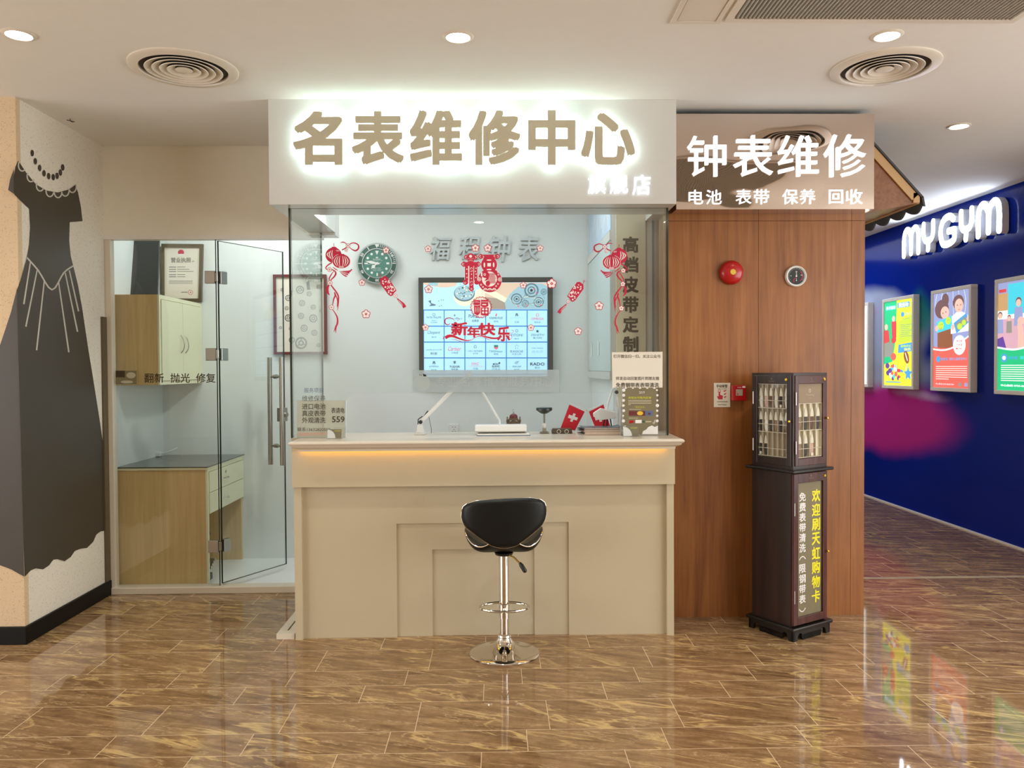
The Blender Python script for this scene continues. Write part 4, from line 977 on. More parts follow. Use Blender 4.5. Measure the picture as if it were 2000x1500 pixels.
q.text('营业执照', (334, 503, 373, 513), 0, weight=0.014); q.text('(副本)', (375, 509, 380, 512), 0)
for y, n_ in ((521, 2), (525.5, 3), (529.5, 4), (536, 2), (540, 2)):
    q.rect(330, y, 344, y+1.4, 0); q.rect(346, y, 346+10*n_*0.8, y+1.0, 0)
for y in (548, 550.5, 553): q.rect(330, y, 376, y+.8, 0)
q.ring(372, 571, 4, 4.8, 1); q.disc(372, 571, 1.2, None, 1)
q.rect(354, 570, 366, 571.4, 0)
q.mb.build('printing', ['ink_grey', 'red_sticker', 'ink_white'], lc)
dk = thing('work_desk', 'brown workroom desk with two cream drawers and a glass top', 'desk', (-2.29, 5.85, 0.012))
MB().box(-2.598, -1.992, 5.465, 5.49, 0.0125, 0.812).build('side_panel', 'cab_wood', dk)
MB().box(-2.598, -1.992, 6.22, 6.245, 0.0125, 0.812).build('side_panel', 'cab_wood', dk)
MB().box(-2.598, -2.58, 5.49, 6.22, 0.0125, 0.812).build('back_panel', 'cab_wood', dk)
MB().box(-2.598, -1.975, 5.458, 6.248, 0.812, 0.828).build('desk_top', 'cab_cream', dk)
MB().box(-2.598, -1.970, 5.455, 6.248, 0.8285, 0.8345).build('glass_top', 'glass_edge', dk, bevel=0.001)
m = MB().box(-1.9915, -1.978, 5.465, 5.487, 0.0125, 0.8115).box(-1.9915, -1.978, 6.226, 6.245, 0.5, 0.8115).box(-1.9915, -1.98, 5.487, 6.226, 0.795, 0.8115)
m.build('face_frame', 'cab_cream', dk)
for z0, z1 in ((0.652, 0.792), (0.505, 0.648)):
    d_ = MB().box(-2.5, -1.974, 5.492, 6.221, z0, z1).build('drawer', 'cab_cream', dk)
    zc = (z0+z1)/2-.01
    MB().tube([(-1.974+.022*math.sin(PI*k/8), 5.82+.10*(k/8-.5), zc) for k in range(9)], .004, 8).build('handle', 'chrome', d_, smooth=True)
    if z0 > .6: MB().lathe([(0, .006), (.010, .004), (.011, 0)], (-1.974, 5.82, z1-.035), 16, 'X').build('lock', 'steel', d_)
ps = thing('socket_strip', 'small white plug box with a short cable on the workroom desk', 'socket strip', at(298, 896, 6.13))
p = at(299, 896, 6.13); p.z = 0.835
m = MB().box(p.x-.065, p.x+.065, 6.10, 6.15, p.z, p.z+.035).build('case', 'white', ps, bevel=0.006)
MB().tube([(p.x+.065, 6.125, p.z+.02), (p.x+.10, 6.13, p.z+.03), (p.x+.14, 6.16, p.z+.045), (p.x+.16, 6.2, p.z+.06)], .004, 8).build('cable', 'white', ps, smooth=True)
mc = thing('bench_machine', 'dark small bench machine stored in the knee space of the desk', 'machine', (-2.12, 5.62, 0.0125))
MB().box(-2.26, -2.02, 5.52, 5.66, 0.0125, 0.06).build('base', 'black', mc, bevel=0.006)
MB().box(-2.20, -2.10, 5.55, 5.63, 0.06, 0.36).build('column', 'black', mc, bevel=0.01)
MB().lathe([(0, -.07), (.05, -.07), (.055, -.06), (.055, .06), (.05, .07), (0, .07)], (-2.10, 5.58, 0.40), 28, 'Y').build('motor', 'grey_black', mc, smooth=True)
m = MB()
for k in range(4): m.lathe([(0, 0), (.012, 0), (.012, .05), (0, .05)], (-2.04, 5.55+.026*k, 0.12+.012*k), 14, 'X')
m.build('spindles', 'steel', mc, smooth=True)
MB().tube([(-2.10, 5.58, .40), (-2.03, 5.58, .41), (-2.02, 5.6, .34)], .010, 10).build('crank', 'black', mc, smooth=True)

# text and picture strip stuck to the fixed glass beside the door
fdoor = fY(5.35)
gl_ = thing('window_lettering', 'dark green Chinese lettering across the fixed glass beside the door', 'lettering', at(352, 738, 5.349))
q = Flat(fdoor)
for ch, x0, x1 in (('翻新', 282, 320), ('抛光', 333, 371), ('修复', 383, 421)): Flat(fdoor).text(ch, (x0, 729, x1, 747.5), weight=0.012).mb.build('word', 'ink', gl_)
pc_ = thing('picture_strip', 'small brown photo strip stuck low on the glass left of the lettering', 'picture sticker', at(246, 736, 5.349))
q = Flat(fdoor); q.rect(226, 724, 267, 750.5, 0).rect(226, 724, 244, 737, 1, 1).disc(256, 733, 9, 6, 2, 1).disc(248, 746, 12, 3, 2, 1)
q.mb.build('photo', ['olive_print', 'ink', 'tan_gold'], pc_)

# framed print of watch parts on the back wall
BYW = 6.25
fp = thing('framed_print', 'maroon-framed print of watch parts hung behind the left glass pane', 'framed picture', at(588, 614, BYW))
a, b_ = at(535, 537, BYW), at(640, 692, BYW)
m = MB(); t_ = .02
m.box(a.x, b_.x, BYW-.03, BYW, a.z-t_, a.z).box(a.x, b_.x, BYW-.03, BYW, b_.z, b_.z+t_).box(a.x, a.x+t_, BYW-.03, BYW, b_.z+t_, a.z-t_).box(b_.x-t_, b_.x, BYW-.03, BYW, b_.z+t_, a.z-t_)
m.build('frame', 'maroon', fp)
MB().box(a.x+t_, b_.x-t_, BYW-.014, BYW, b_.z+t_, a.z-t_).build('sheet', 'paper', fp)
q = Flat(fY(BYW-.014))
rr = random.Random(3)
def wheel(x, y, r):
    q.ring(x, y, r*.72, r, 0, 0, 24); q.ring(x, y, r*.25, r*.45, 0, 0, 16)
    for k in range(3): t = 2*PI*k/3+rr.random(); q.stroke([(x+r*.3*math.cos(t), y+r*.3*math.sin(t)), (x+r*.8*math.cos(t), y+r*.8*math.sin(t))], r*.14, 0, 0, 1)
for x, y, r in ((563, 582, 6), (560, 602, 4), (563, 621, 7), (567, 642, 3), (570, 664, 6), (586, 566, 8), (604, 574, 5), (622, 560, 4), (590, 592, 6), (612, 600, 5), (588, 617, 6), (612, 622, 8), (626, 607, 3), (594, 641, 7), (614, 650, 6), (588, 670, 12), (622, 674, 4), (548, 640, 3), (551, 566, 3)): wheel(x, y, r)
q.poly([(566, 570), (572, 566), (570, 578), (566, 590)], 0).poly([(598, 552), (604, 548), (606, 566), (600, 566)], 0)
q.mb.build('drawing', 'ink_grey', fp)

# ================================================================== BACK WALL OF THE SHOP
fbk = fY(BYW)
p = at(736.5, 514.5, BYW-.045); CRX = 0.158
ck = thing('wall_clock', 'large green diver-watch style wall clock left of the screen', 'wall clock', (p.x, BYW, p.z))
c0 = Vector((p.x, BYW, p.z))
m = MB(); n = 60; pr = []
vs = []
for h, r_ in ((0, .150), (-.03, .158), (-.04, .160), (-.046, .153), (-.046, .140)):
    for k in range(240):
        rr_ = r_+(0.0022*math.sin(k*2*PI/240*72) if h < -.02 and r_ > .15 else 0); t = 2*PI*k/240
        vs.append(c0+Vector((rr_*math.cos(t), h, rr_*math.sin(t))))
fs = [(i*240+k, i*240+(k+1) % 240, (i+1)*240+(k+1) % 240, (i+1)*240+k) for i in range(4) for k in range(240)]
m.add(vs, fs).build('case', 'silver', ck, smooth=True)
bz = MB().lathe([(.148, -.0465), (.146, -.050), (.118, -.052), (.116, -.049)], c0, 72, 'Y', closed=True).build('bezel', 'green_bezel', ck, smooth=True)
MB().lathe([(.1165, -.049), (.1165, -.054), (.111, -.055), (.109, -.048)], c0, 72, 'Y', closed=True).build('inner_ring', 'silver', ck, smooth=True)
MB().lathe([(0, -.046), (.112, -.046)], c0, 64, 'Y').build('dial', 'green_dial', ck)
fck = lambda u, v, w=0.0: c0+Vector((u, -w, v))
q = Flat(fck, .0525)
def rad(r0, r1, deg, wd): t = math.radians(90-deg); q.stroke([(r0*math.cos(t), r0*math.sin(t)), (r1*math.cos(t), r1*math.sin(t))], wd, 0, 0, 1)
for d_ in (30, 90, 150, 210, 270, 330): rad(.119, .145, d_, .006)
for d_ in (6, 12, 18, 24, 36, 42, 48, 54, 66, 72, 78, 84): rad(.128, .145, d_, .004)
q.poly([(-.016, .147), (.016, .147), (0, .119)])
for d_, s_ in ((60, '10'), (120, '20'), (180, '30'), (240, '40'), (300, '50')):
    t = math.radians(90-d_); cx_, cy_ = .132*math.cos(t), .132*math.sin(t); R_ = math.radians(-d_)
    f_ = lambda u, v, w=0.0, cx_=cx_, cy_=cy_, R_=R_: fck(cx_+u*math.cos(R_)-v*math.sin(R_), cy_+u*math.sin(R_)+v*math.cos(R_), w)
    fit(q.mb, s_, (-.014, .010, .014, -.010), f_, (.0525, .0525), .02)
q.mb.build('bezel_scale', 'ink_white', bz)
q = Flat(fck, .0465)
for k in (1, 2, 4, 5, 7, 8, 10, 11): t = math.radians(90-30*k); q.disc(.083*math.cos(t), .083*math.sin(t), .0095, None, 0, 1)
q.poly([(-.014, .098), (.014, .098), (0, .066)], 0, 1).rect(-.098, .005, -.072, -.005, 0, 1).rect(-.005, -.074, .005, -.098, 0, 1).rect(.072, .007, .094, -.007, 0, 1)
q.text('ROLEX', (-.029, .036, .029, .028), weight=0.01); q.text('OYSTER PERPETUAL DATE', (-.042, .0235, .042, .0195)); q.poly([(-.007, .040), (.007, .040), (.010, .052), (.004, .046), (0, .054), (-.004, .046), (-.010, .052)], 0, 1)
q.text('SUBMARINER', (-.03, -.032, .03, -.037)); q.text('1000ft = 300m', (-.026, -.040, .026, -.045)); q.text('SUPERLATIVE CHRONOMETER', (-.042, -.048, .042, -.052)); q.text('OFFICIALLY CERTIFIED', (-.03, -.055, .03, -.059))
q.mb.build('markers', 'ink_white', ck)
q = Flat(fck, .050)
def hand(deg, r0, r1, pts, name, ly):
    t = math.radians(90-deg); ca, sa = math.cos(t), math.sin(t)
    qq = Flat(fck, .050+ly*.0012); qq.poly([(a_*ca-b2*sa, a_*sa+b2*ca) for a_, b2 in pts]); return qq
h = hand(281, 0, 0, [(-.02, -.004), (.0, -.006), (.05, -.011), (.093, 0), (.05, .011), (0, .006), (-.02, .004)], '', 0); h.disc(0, 0, .010); h.mb.build('minute_hand', 'ink_white', ck)
t = math.radians(90-228); h = hand(228, 0, 0, [(-.012, -.004), (.03, -.005), (.056, -.004), (.062, 0), (.056, .004), (.03, .005), (-.012, .004)], '', 1); h.disc(.038*math.cos(t), .038*math.sin(t), .0135); h.mb.build('hour_hand', 'ink_white', ck)
h = hand(262, 0, 0, [(-.03, -.0012), (.075, -.0008), (.075, .0008), (-.03, .0012)], '', 2); h.mb.build('second_hand', 'ink_white', ck)

wl = thing('wall_characters', 'row of four brushed silver raised characters above the screen', 'wall lettering', at(944, 485, BYW))
for ch, bx, sh_ in (('福', (839, 463, 882, 509), .15), ('程', (896, 462, 938, 507), .15), ('钟', (954, 461, 998, 512), .15), ('表', (1012, 461, 1051, 511), .1)):
    fit(MB(), ch, bx, fbk, (0.001, 0.022), 0.016, shear=sh_, res=2).build('character', 'silver', wl)
so = thing('wall_socket', 'white double wall socket low on the shop wall right of the lamp clamp', 'socket', at(887, 838, BYW))
a, b_ = at(877, 828, BYW), at(896, 848, BYW)
MB().box(a.x, b_.x, BYW-.009, BYW, b_.z, a.z).build('plate', 'white', so, bevel=0.003)
q = Flat(fY(BYW-.009))
for x, y in ((884, 834), (889, 834), (886.5, 838.5), (884, 842.5), (889, 842.5)): q.rect(x-.7, y-.7, x+.7, y+.7)
q.mb.build('pin_holes', 'black', so)

# ------------------------------------------------------------------ the screen
tv = thing('wall_screen', 'flat screen on the shop wall showing a grid of watch names', 'television', at(948, 640, BYW))
TY = BYW-.07
ftv = fY(TY)
a, b_ = at(817, 542, TY), at(1080.5, 745, TY)
ia, ib = at(826.5, 552, TY), at(1070, 735, TY)
m = MB().box(a.x, b_.x, TY, BYW-.02, ia.z, a.z).box(a.x, b_.x, TY, BYW-.02, b_.z, ib.z).box(a.x, ia.x, TY, BYW-.02, ib.z, ia.z).box(ib.x, b_.x, TY, BYW-.02, ib.z, ia.z)
m.build('bezel', 'grey_black', tv, bevel=0.003)
M['scr_base'] = glow('screen_pale_blue', (176, 224, 246), 0.63); M['scr_blue'] = glow('screen_blue_line', (14, 110, 186), 0.61)
M['scr_dark'] = glow('screen_dark_text', (34, 50, 60), 0.61); M['scr_red'] = glow('screen_red_text', (222, 96, 116), 0.61); M['scr_cream'] = glow('screen_cream', (226, 222, 196), 0.61)
M['scr_skin'] = glow('screen_skin_tone', (214, 186, 164), 0.61); M['scr_brown'] = glow('screen_brown', (156, 140, 128), 0.61); M['scr_steel'] = glow('screen_steel', (150, 184, 196), 0.61); M['scr_green'] = glow('screen_green', (40, 120, 104), 0.61); M['scr_lines'] = glow('screen_grey', (84, 108, 120), 0.61)
dsp = MB().box(ia.x, ib.x, TY+.004, TY+.03, ib.z, ia.z).build('display', 'scr_base', tv)
SM = ['scr_dark', 'scr_blue', 'scr_red', 'scr_cream', 'scr_skin', 'scr_brown', 'scr_steel', 'scr_green', 'scr_lines']
q = Flat(fY(TY+.004), .0004)
# picture strip on top: watch movements under a hand
q.poly([(827, 552), (893, 552), (890, 559), (870, 562), (850, 560), (827, 556)], 4).rect(837, 552, 855, 558, 6, 1).poly([(950, 552), (1070, 552), (1070, 604), (947, 604), (947, 575)], 4)
q.poly([(930, 566), (947, 560), (947, 604), (918, 604)], 3, 1).poly([(947, 580), (990, 585), (1000, 604), (947, 604)], 5, 1).poly([(955, 562), (1000, 588), (992, 594), (945, 570)], 3, 2)
q.disc(907, 580, 20, 18, 3, 1).disc(907, 573, 20.5, 16, 8, 2).disc(907, 571.5, 19, 14.5, 6, 3)
rr = random.Random(5)
for k in range(46):
    t, r_ = rr.random()*6.28, rr.random()**.5*.9; q.disc(907+18*r_*math.cos(t), 571.5+13.5*r_*math.sin(t), .9+.8*rr.random(), None, rr.choice((0, 8, 3, 6)), 4, 8)
q.disc(1035, 600, 48, 46, 6, 2) if False else q.poly([(988, 604), (986, 590), (996, 574), (1012, 560), (1034, 553), (1058, 554), (1070, 560), (1070, 604)], 6, 2)
for x, y, r_ in ((1038, 567, 14), (1009, 584, 11), (1052, 590, 10), (1026, 593, 7), (1062, 570, 6)):
    q.ring(x, y, r_*.8, r_, 8, 3).ring(x, y, r_*.4, r_*.55, 8, 3, 16).disc(x, y, r_*.2, None, 0, 3, 10)
for k in range(14): q.stroke([(992+rr.random()*74, 568+rr.random()*32), (992+rr.random()*74, 568+rr.random()*32)], .5, rr.choice((8, 3)), 4, 1)
for x, y in ((1030, 597), (1043, 565), (1056, 596), (1012, 598), (1048, 572)): q.disc(x, y, 1.6, None, 2, 5, 8)
q.poly([(836, 588), (842, 586), (842, 592), (852, 595), (850, 597), (838, 598), (842, 594)], 8, 1)
for x, y in ((857, 588), (862, 586), (866, 586), (858, 598), (862, 597)): q.disc(x, y, 1, None, 8, 1, 8)
for y in (605.5, 637, 668, 699, 731): q.rect(826.8, y-.9, 1069.8, y+.9, 1, 3)
for x in (827.4, 867.5, 908, 948.5, 989, 1029.5, 1069.4): q.rect(x-.8, 605, x+.8, 735, 1, 3)
cells = {(0, 0): [('PATEK PHILIPPE', 8, 618, 622, 29, 0), ('GENEVE', 8, 625, 627, 10, 0), ('百达翡丽', 8, 628.5, 631, 13, 0), 'd'],
 (0, 1): [('VACHERON CONSTANTIN', 8, 621, 624, 30, 0), 'x'],
 (0, 2): [('PIAGET', 0, 614, 621, 26, 0), ('伯爵表', 0, 624, 629, 14, 0)],
 (0, 3): [('AUDEMARS PIGUET', 0, 619, 623, 27, 0), ('爱彼', 8, 626, 629.5, 9, 0), 'm'],
 (0, 4): [('MAURICE LACROIX', 6, 619, 622, 26, 0), ('艾美', 8, 627, 631, 9, 0), 'w'],
 (0, 5): [('Ω', 2, 612, 618, 6, 0), ('OMEGA', 2, 620, 625, 25, 0), ('欧米茄', 8, 627.5, 631, 12, 0)],
 (1, 0): [('Chopard', 8, 646, 654, 25, .35), ('萧邦', 8, 657, 660, 10, 0)],
 (1, 4): [('TITONI', 8, 652, 657, 23, 0), ('梅花', 8, 660, 663, 10, 0), 'o'],
 (1, 5): [('ZENITH', 8, 652, 656, 26, 0), ('真力时', 8, 658, 662, 18, 0), 's'],
 (2, 0): [('JAEGER-LECOULTRE', 8, 682, 685, 31, 0), ('积家', 0, 688, 693, 14, 0)],
 (2, 1): [('Cartier', 2, 677, 685, 26, .35), ('卡地亚', 8, 687, 691, 14, 0)],
 (2, 2): [('CARL F. BUCHERER', 8, 684, 687, 29, 0), ('宝齐莱', 8, 689, 692, 10, 0), 'o'],
 (2, 3): [('TAGHeuer', 7, 684, 688, 27, 0), ('豪雅', 8, 690, 693, 9, 0), 'h'],
 (2, 4): [('BLANSACAR', 8, 684, 688.5, 25, 0), ('五星之段', 8, 690, 693, 18, 0), 'v'],
 (2, 5): [('SWISS  NARDIN', 8, 679, 681, 22, 0), ('雅典表', 6, 684, 689, 23, 0)],
 (3, 0): [('JUVENIA', 8, 714, 718, 19, 0), ('尊皇', 8, 721, 724, 11, 0), 'w'],
 (3, 1): [('TUDOR', 0, 714, 718, 20, 0), ('帝舵表', 0, 719.5, 723.5, 13, 0), 't'],
 (3, 2): [('IWC', 2, 708, 713, 14, 0), ('SCHAFFHAUSEN', 2, 714.5, 716, 29, 0), ('万国', 8, 718, 722, 10, 0)],
 (3, 3): [('MONT', 0, 709, 713, 12, 0), ('BLANC', 0, 713.5, 717.5, 15, 0), ('万宝龙', 8, 719, 723, 17, 0)],
 (3, 4): [('ENICAR', 8, 714, 717.5, 17, .2), ('英纳格', 8, 720, 723, 11, 0), 'r'],
 (3, 5): [('RADO', 0, 708, 714, 28, 0), ('雷达', 8, 716, 720, 11, 0)]}
for (r_, c_), it in cells.items():
    xc = 827.4+40.4*(c_+.5); y0 = (605.5, 637, 668, 699)[r_]
    for e_ in it:
        if isinstance(e_, tuple):
            q.text(e_[0], (xc-e_[4]/2, e_[2], xc+e_[4]/2, e_[3]), e_[1], 4, .014 if e_[0] in ('RADO', 'MONT', 'BLANC', 'TUDOR') else 0.0, shear=e_[5])
        elif e_ in 'do': q.ring(xc, y0+9, 2.2, 3.0, 8, 4, 8)
        elif e_ == 'x': q.rect(xc-.5, y0+8, xc+.5, y0+13, 8, 4).rect(xc-2.4, y0+10, xc+2.4, y0+11, 8, 4)
        elif e_ == 'm': q.poly([(xc-2, y0+12), (xc, y0+7), (xc+2.5, y0+7), (xc+1, y0+12)], 2, 4)
        elif e_ == 'w': q.poly([(xc-3, y0+12), (xc-2, y0+7), (xc, y0+6), (xc+2, y0+7), (xc+3, y0+12), (xc+1, y0+12), (xc, y0+9), (xc-1, y0+12)], 8, 4)
        elif e_ == 's': q.poly([(xc+(3.6 if k % 2 == 0 else 1.5)*math.sin(k*PI/5), y0+10-(3.6 if k % 2 == 0 else 1.5)*math.cos(k*PI/5)) for k in range(10)], 0, 4)
        elif e_ == 'h': q.rect(xc-4, y0+6, xc+4, y0+10, 7, 4).poly([(xc-4, y0+10), (xc+4, y0+10), (xc+4, y0+12), (xc, y0+14.5), (xc-4, y0+12)], 2, 4)
        elif e_ == 'v': [q.disc(xc+x_, y0+y_, .7, None, 0, 4, 8) for x_, y_ in ((0, 6), (-3, 8), (3, 8), (-2, 12), (2, 12))]
        elif e_ == 't': q.poly([(xc-2.5, y0+6), (xc+2.5, y0+6), (xc+2, y0+10), (xc, y0+12), (xc-2, y0+10)], 8, 4)
        elif e_ == 'r': q.ring(xc, y0+9, 2, 2.6, 8, 4).stroke([(xc-5, y0+11), (xc, y0+9), (xc+5, y0+6)], .6, 8, 4, 1)
q.disc(1056-11, 708.5, 1.7, None, 0, 4) if False else q.disc(975.5, 709, 1.7, None, 0, 4)
q.mb.build('picture', SM, dsp)

# ================================================================== RIGHT SIDE OF THE SHOP INTERIOR
sc = thing('glazed_wall_cabinet', 'white glazed wall cabinet with a picture strip on the right shop wall', 'wall cabinet', (0.755, 5.7, 1.42))
MB().box(0.735, 0.7595, 5.0, 6.22, 1.42, 2.80).build('body', 'white_gloss', sc)
m = MB().box(0.722, 0.7345, 5.0, 6.22, 2.30, 2.36).box(0.722, 0.7345, 5.0, 6.22, 1.42, 1.47).box(0.722, 0.7345, 6.18, 6.22, 1.47, 2.30)
m.build('frame', 'white_gloss', sc)
M['door_blue'] = mat('pale_blue_glass_door', (196, 214, 214), 0.12, var=0.04); M['print_blue'] = mat('pale_blue_print', (188, 208, 226), 0.4, var=0.18, vscale=5)
for y0, y1, hy in ((5.01, 5.60, 5.55), (5.604, 6.175, 5.95)):
    d_ = MB().box(0.726, 0.7345, y0, y1, 1.475, 2.295).build('sliding_door', 'door_blue', sc)
    MB().box(0.718, 0.7255, hy-.012, hy+.012, 1.58, 1.68).build('handle', 'white', d_, bevel=0.003)
pt_ = MB().box(0.728, 0.7345, 5.0, 6.22, 2.37, 2.78).build('picture_strip', 'print_blue', sc)
m = MB(); rr = random.Random(8)
for k in range(34):
    y = 5.02+1.18*rr.random(); z = 2.4+.3*rr.random(); m.box(0.7270, 0.7279, y, y+.012, z, z+.08+.05*rr.random())
m.build('printed_figures', 'ink_white', pt_)
vp = thing('vertical_sign_panel', 'pale beige panel with a vertical column of bold brown characters', 'sign panel', (0.845, 4.92, 1.3))
a, b_ = at(1203, 420, 4.925), at(1261.5, 800, 4.925)
M['beige_panel'] = mat('pale_beige_panel', (208, 202, 176), 0.45, var=0.02)
MB().box(a.x, b_.x, 4.921, 4.9299, 1.25, 2.75).build('panel', 'beige_panel', vp)
q = Flat(fY(4.921))
for i, ch in enumerate('高档皮带定制'):
    y0 = 462+i*39; q.text(ch, (1216.5, y0, 1247, y0+32), weight=0.034)
vpm = q.mb.build('characters', 'ink', vp)

# ================================================================== ON THE COUNTER (inside and in the serving opening)
CT = 1.109
def up(px, py, Y): p = at(px, py, Y); return p
# desk lamp: clamp, lower arm, upper arm, flat head
lp = thing('desk_lamp', 'white folding desk lamp with a flat head over the blue folder', 'desk lamp', (at(821, 850, 4.70).x, 4.70, CT))
lx = at(821, 850, 4.70).x
m = MB().box(lx-.033, lx+.033, 4.665, 4.735, CT, CT+.007)
m.prism([(lx-.030, 4.675, CT+.007), (lx+.030, 4.675, CT+.007), (lx+.019, 4.675, CT+.028), (lx+.015, 4.675, CT+.06), (lx-.015, 4.675, CT+.06), (lx-.019, 4.675, CT+.028)], (0, .045, 0))
m.build('clamp_base', 'white', lp, bevel=0.003)
j0 = at(822, 824, 4.70); j1 = at(917, 729, 4.74); j2 = at(976, 822, 4.70)
MB().lathe([(0, -.022), (.011, -.022), (.011, .022), (0, .022)], j0, 24, 'Y').lathe([(0, -.026), (.007, -.026), (.007, -.022), (0, -.022)], j0, 20, 'Y').build('pivot', 'grey_black', lp, smooth=True)
MB().tube([Vector((lx, 4.70, CT+.055)), j0], 0.012, 14).build('post', 'white', lp, smooth=True)
m = MB(); a_ = (j1-j0).normalized(); nn = Vector((-a_.z, 0, a_.x))
m.hexa([j0+nn*.011+Vector((0, -.008, 0)), j1+nn*.011+Vector((0, -.008, 0)), j1-nn*.011+Vector((0, -.008, 0)), j0-nn*.011+Vector((0, -.008, 0))], (0, .018, 0)).build('lower_arm', 'white', lp, bevel=0.003)
MB().prism([j0+a_*.028+nn*.012, j0+a_*.075+nn*.020, j0+a_*.072+nn*.012], (0, .012, 0)).build('spring_cover', 'black', lp)
MB().tube([j0+nn*.016+a_*.03, j0+nn*.022, j0+Vector((-.018, 0, -.02)), Vector((lx-.012, 4.69, CT+.05))], .0028, 8).tube([j0+a_*.055-nn*.012, j0+Vector((.055, 0, -.01)), j0+Vector((.062, 0, -.045)), Vector((lx+.065, 4.69, CT+.006))], .0016, 6).build('cable', 'black', lp, smooth=True)
MB().tube([j1, j1.lerp(j2, .5)+Vector((.004, 0, .003)), j2], 0.0065, 12).lathe([(0, -.016), (.012, -.016), (.012, .016), (0, .016)], j1, 20, 'Y').build('upper_arm', 'white', lp, smooth=True)
a, b_ = at(928, 828, 4.66), at(1028, 847, 4.66)
hd = MB().box(a.x, b_.x, 4.60, 4.69, CT+.020, a.z-.003).tube([j2+Vector((0, 0, .0)), Vector((j2.x, 4.66, a.z-.01))], .006, 10).build('lamp_head', 'white', lp, bevel=0.006)
MB().box(a.x+.008, b_.x-.008, 4.606, 4.684, CT+.016, CT+.0198).build('diffuser', 'steel', lp)
fo = thing('folder', 'blue-grey folder lying flat on the counter under the lamp head', 'folder', (at(982, 853, 4.62).x, 4.62, CT))
a, b_ = at(931, 852, 4.56), at(1036, 852, 4.56)
MB().prism([(a.x, 4.55, CT), (b_.x, 4.55, CT), (b_.x-.012, 4.70, CT), (a.x+.005, 4.70, CT)], (0, 0, .004)).build('cover', 'blue_folder', fo)
MB().prism([(a.x+.003, 4.553, CT+.0041), (b_.x-.004, 4.553, CT+.0041), (b_.x-.015, 4.697, CT+.0041), (a.x+.008, 4.697, CT+.0041)], (0, 0, .005)).build('sheets', 'paper', fo)
# ornament: small bronze palace-shaped clock
ox = at(1003, 825, 4.79).x
orn = thing('palace_ornament', 'small antique bronze domed palace ornament behind the lamp head', 'ornament', (ox, 4.79, CT))
MB().lathe([(0, 0), (.042, 0), (.042, .012), (.036, .016), (.036, .026), (0, .026)], (ox, 4.79, CT), 8).box(ox-.034, ox+.034, 4.76, 4.82, CT+.026, CT+.05).build('base', 'bronze', orn)
m = MB().prism([(ox-.045, 4.755, CT+.050), (ox+.045, 4.755, CT+.050), (ox+.038, 4.755, CT+.060), (ox+.02, 4.755, CT+.064), (ox, 4.755, CT+.074), (ox-.02, 4.755, CT+.064), (ox-.038, 4.755, CT+.060)], (0, .07, 0))
for s_ in (-1, 1):
    m.lathe([(0, .06), (.006, .06), (.007, .075), (.003, .085), (.005, .09), (0, .10)], (ox+s_*.038, 4.765, CT), 12)
    m.lathe([(0, .06), (.005, .06), (.006, .07), (.002, .08), (0, .088)], (ox+s_*.026, 4.755, CT), 12)
m.prism([(ox-.032, 4.76, CT+.074), (ox+.032, 4.76, CT+.074), (ox+.026, 4.76, CT+.088), (ox-.026, 4.76, CT+.088)], (0, .06, 0))
m.build('roofs', 'bronze', orn)
MB().lathe([(.024, .088), (.025, .094), (.022, .104), (.014, .111), (.005, .114), (0, .114)], (ox, 4.79, CT), 24).build('dome', 'maroon', orn, smooth=True)
MB().lathe([(0, .112), (.004, .114), (.003, .12), (.009, .126), (.003, .132), (.002, .136), (.005, .14), (0, .146)], (ox, 4.79, CT), 14).build('finial', 'silver', orn, smooth=True)
# press with a dark round knob
vx = at(1063, 830, 4.72).x
vs_ = thing('case_press', 'small hand press with a wide dark green knob on a threaded screw', 'hand press', (vx, 4.72, CT))
zt = at(1063, 796, 4.72).z
MB().lathe([(0, zt), (.046, zt), (.0485, zt-.005), (.048, zt-.016), (.040, zt-.021), (.024, zt-.032), (.012, zt-.037), (0, zt-.037)], (vx, 4.72, 0), 36).build('knob', 'gunmetal', vs_, smooth=True)
pr = [(0, zt-.036)]
z = zt-.037
while z > CT+.055: pr += [(.0068, z), (.0048, z-.0018)]; z -= .0036
MB().lathe(pr+[(0, z)], (vx, 4.72, 0), 16).build('screw', 'steel', vs_)
MB().lathe([(0, CT+.03), (.0115, CT+.03), (.0125, CT+.034), (.0125, CT+.058), (.010, CT+.06), (0, CT+.06)], (vx, 4.72, 0), 20).build('collar', 'white', vs_, smooth=True)
MB().box(vx-.011, vx+.011, 4.705, 4.735, CT+.012, CT+.03).box(vx-.027, vx+.027, 4.70, 4.74, CT, CT+.008).box(vx-.018, vx+.018, 4.703, 4.737, CT+.0081, CT+.012).tube([(vx+.01, 4.70, CT+.015), (vx+.02, 4.695, CT+.008)], .003, 8).build('base', 'steel', vs_, bevel=0.001)
# small brown box with two white rings
wx0, wx1 = at(1078, 845, 4.70).x, at(1117, 845, 4.70).x
wb = thing('ring_box', 'low brown box with two white rings beside the press', 'box', ((wx0+wx1)/2, 4.70, CT))
MB().box(wx0, wx1, 4.68, 4.74, CT, CT+.022).box(wx0+.004, wx1-.004, 4.682, 4.738, CT+.0221, CT+.028).build('case', 'box_brown', wb, bevel=0.002)
m = MB()
for s_ in (.33, .72):
    cx_ = wx0+(wx1-wx0)*s_; m.tube([(cx_+.011*math.cos(t), 4.678, CT+.012+.011*math.sin(t)) for t in [2*PI*k/24 for k in range(24)]], .0018, 6, closed=True)
m.build('rings', 'white', wb, smooth=True)
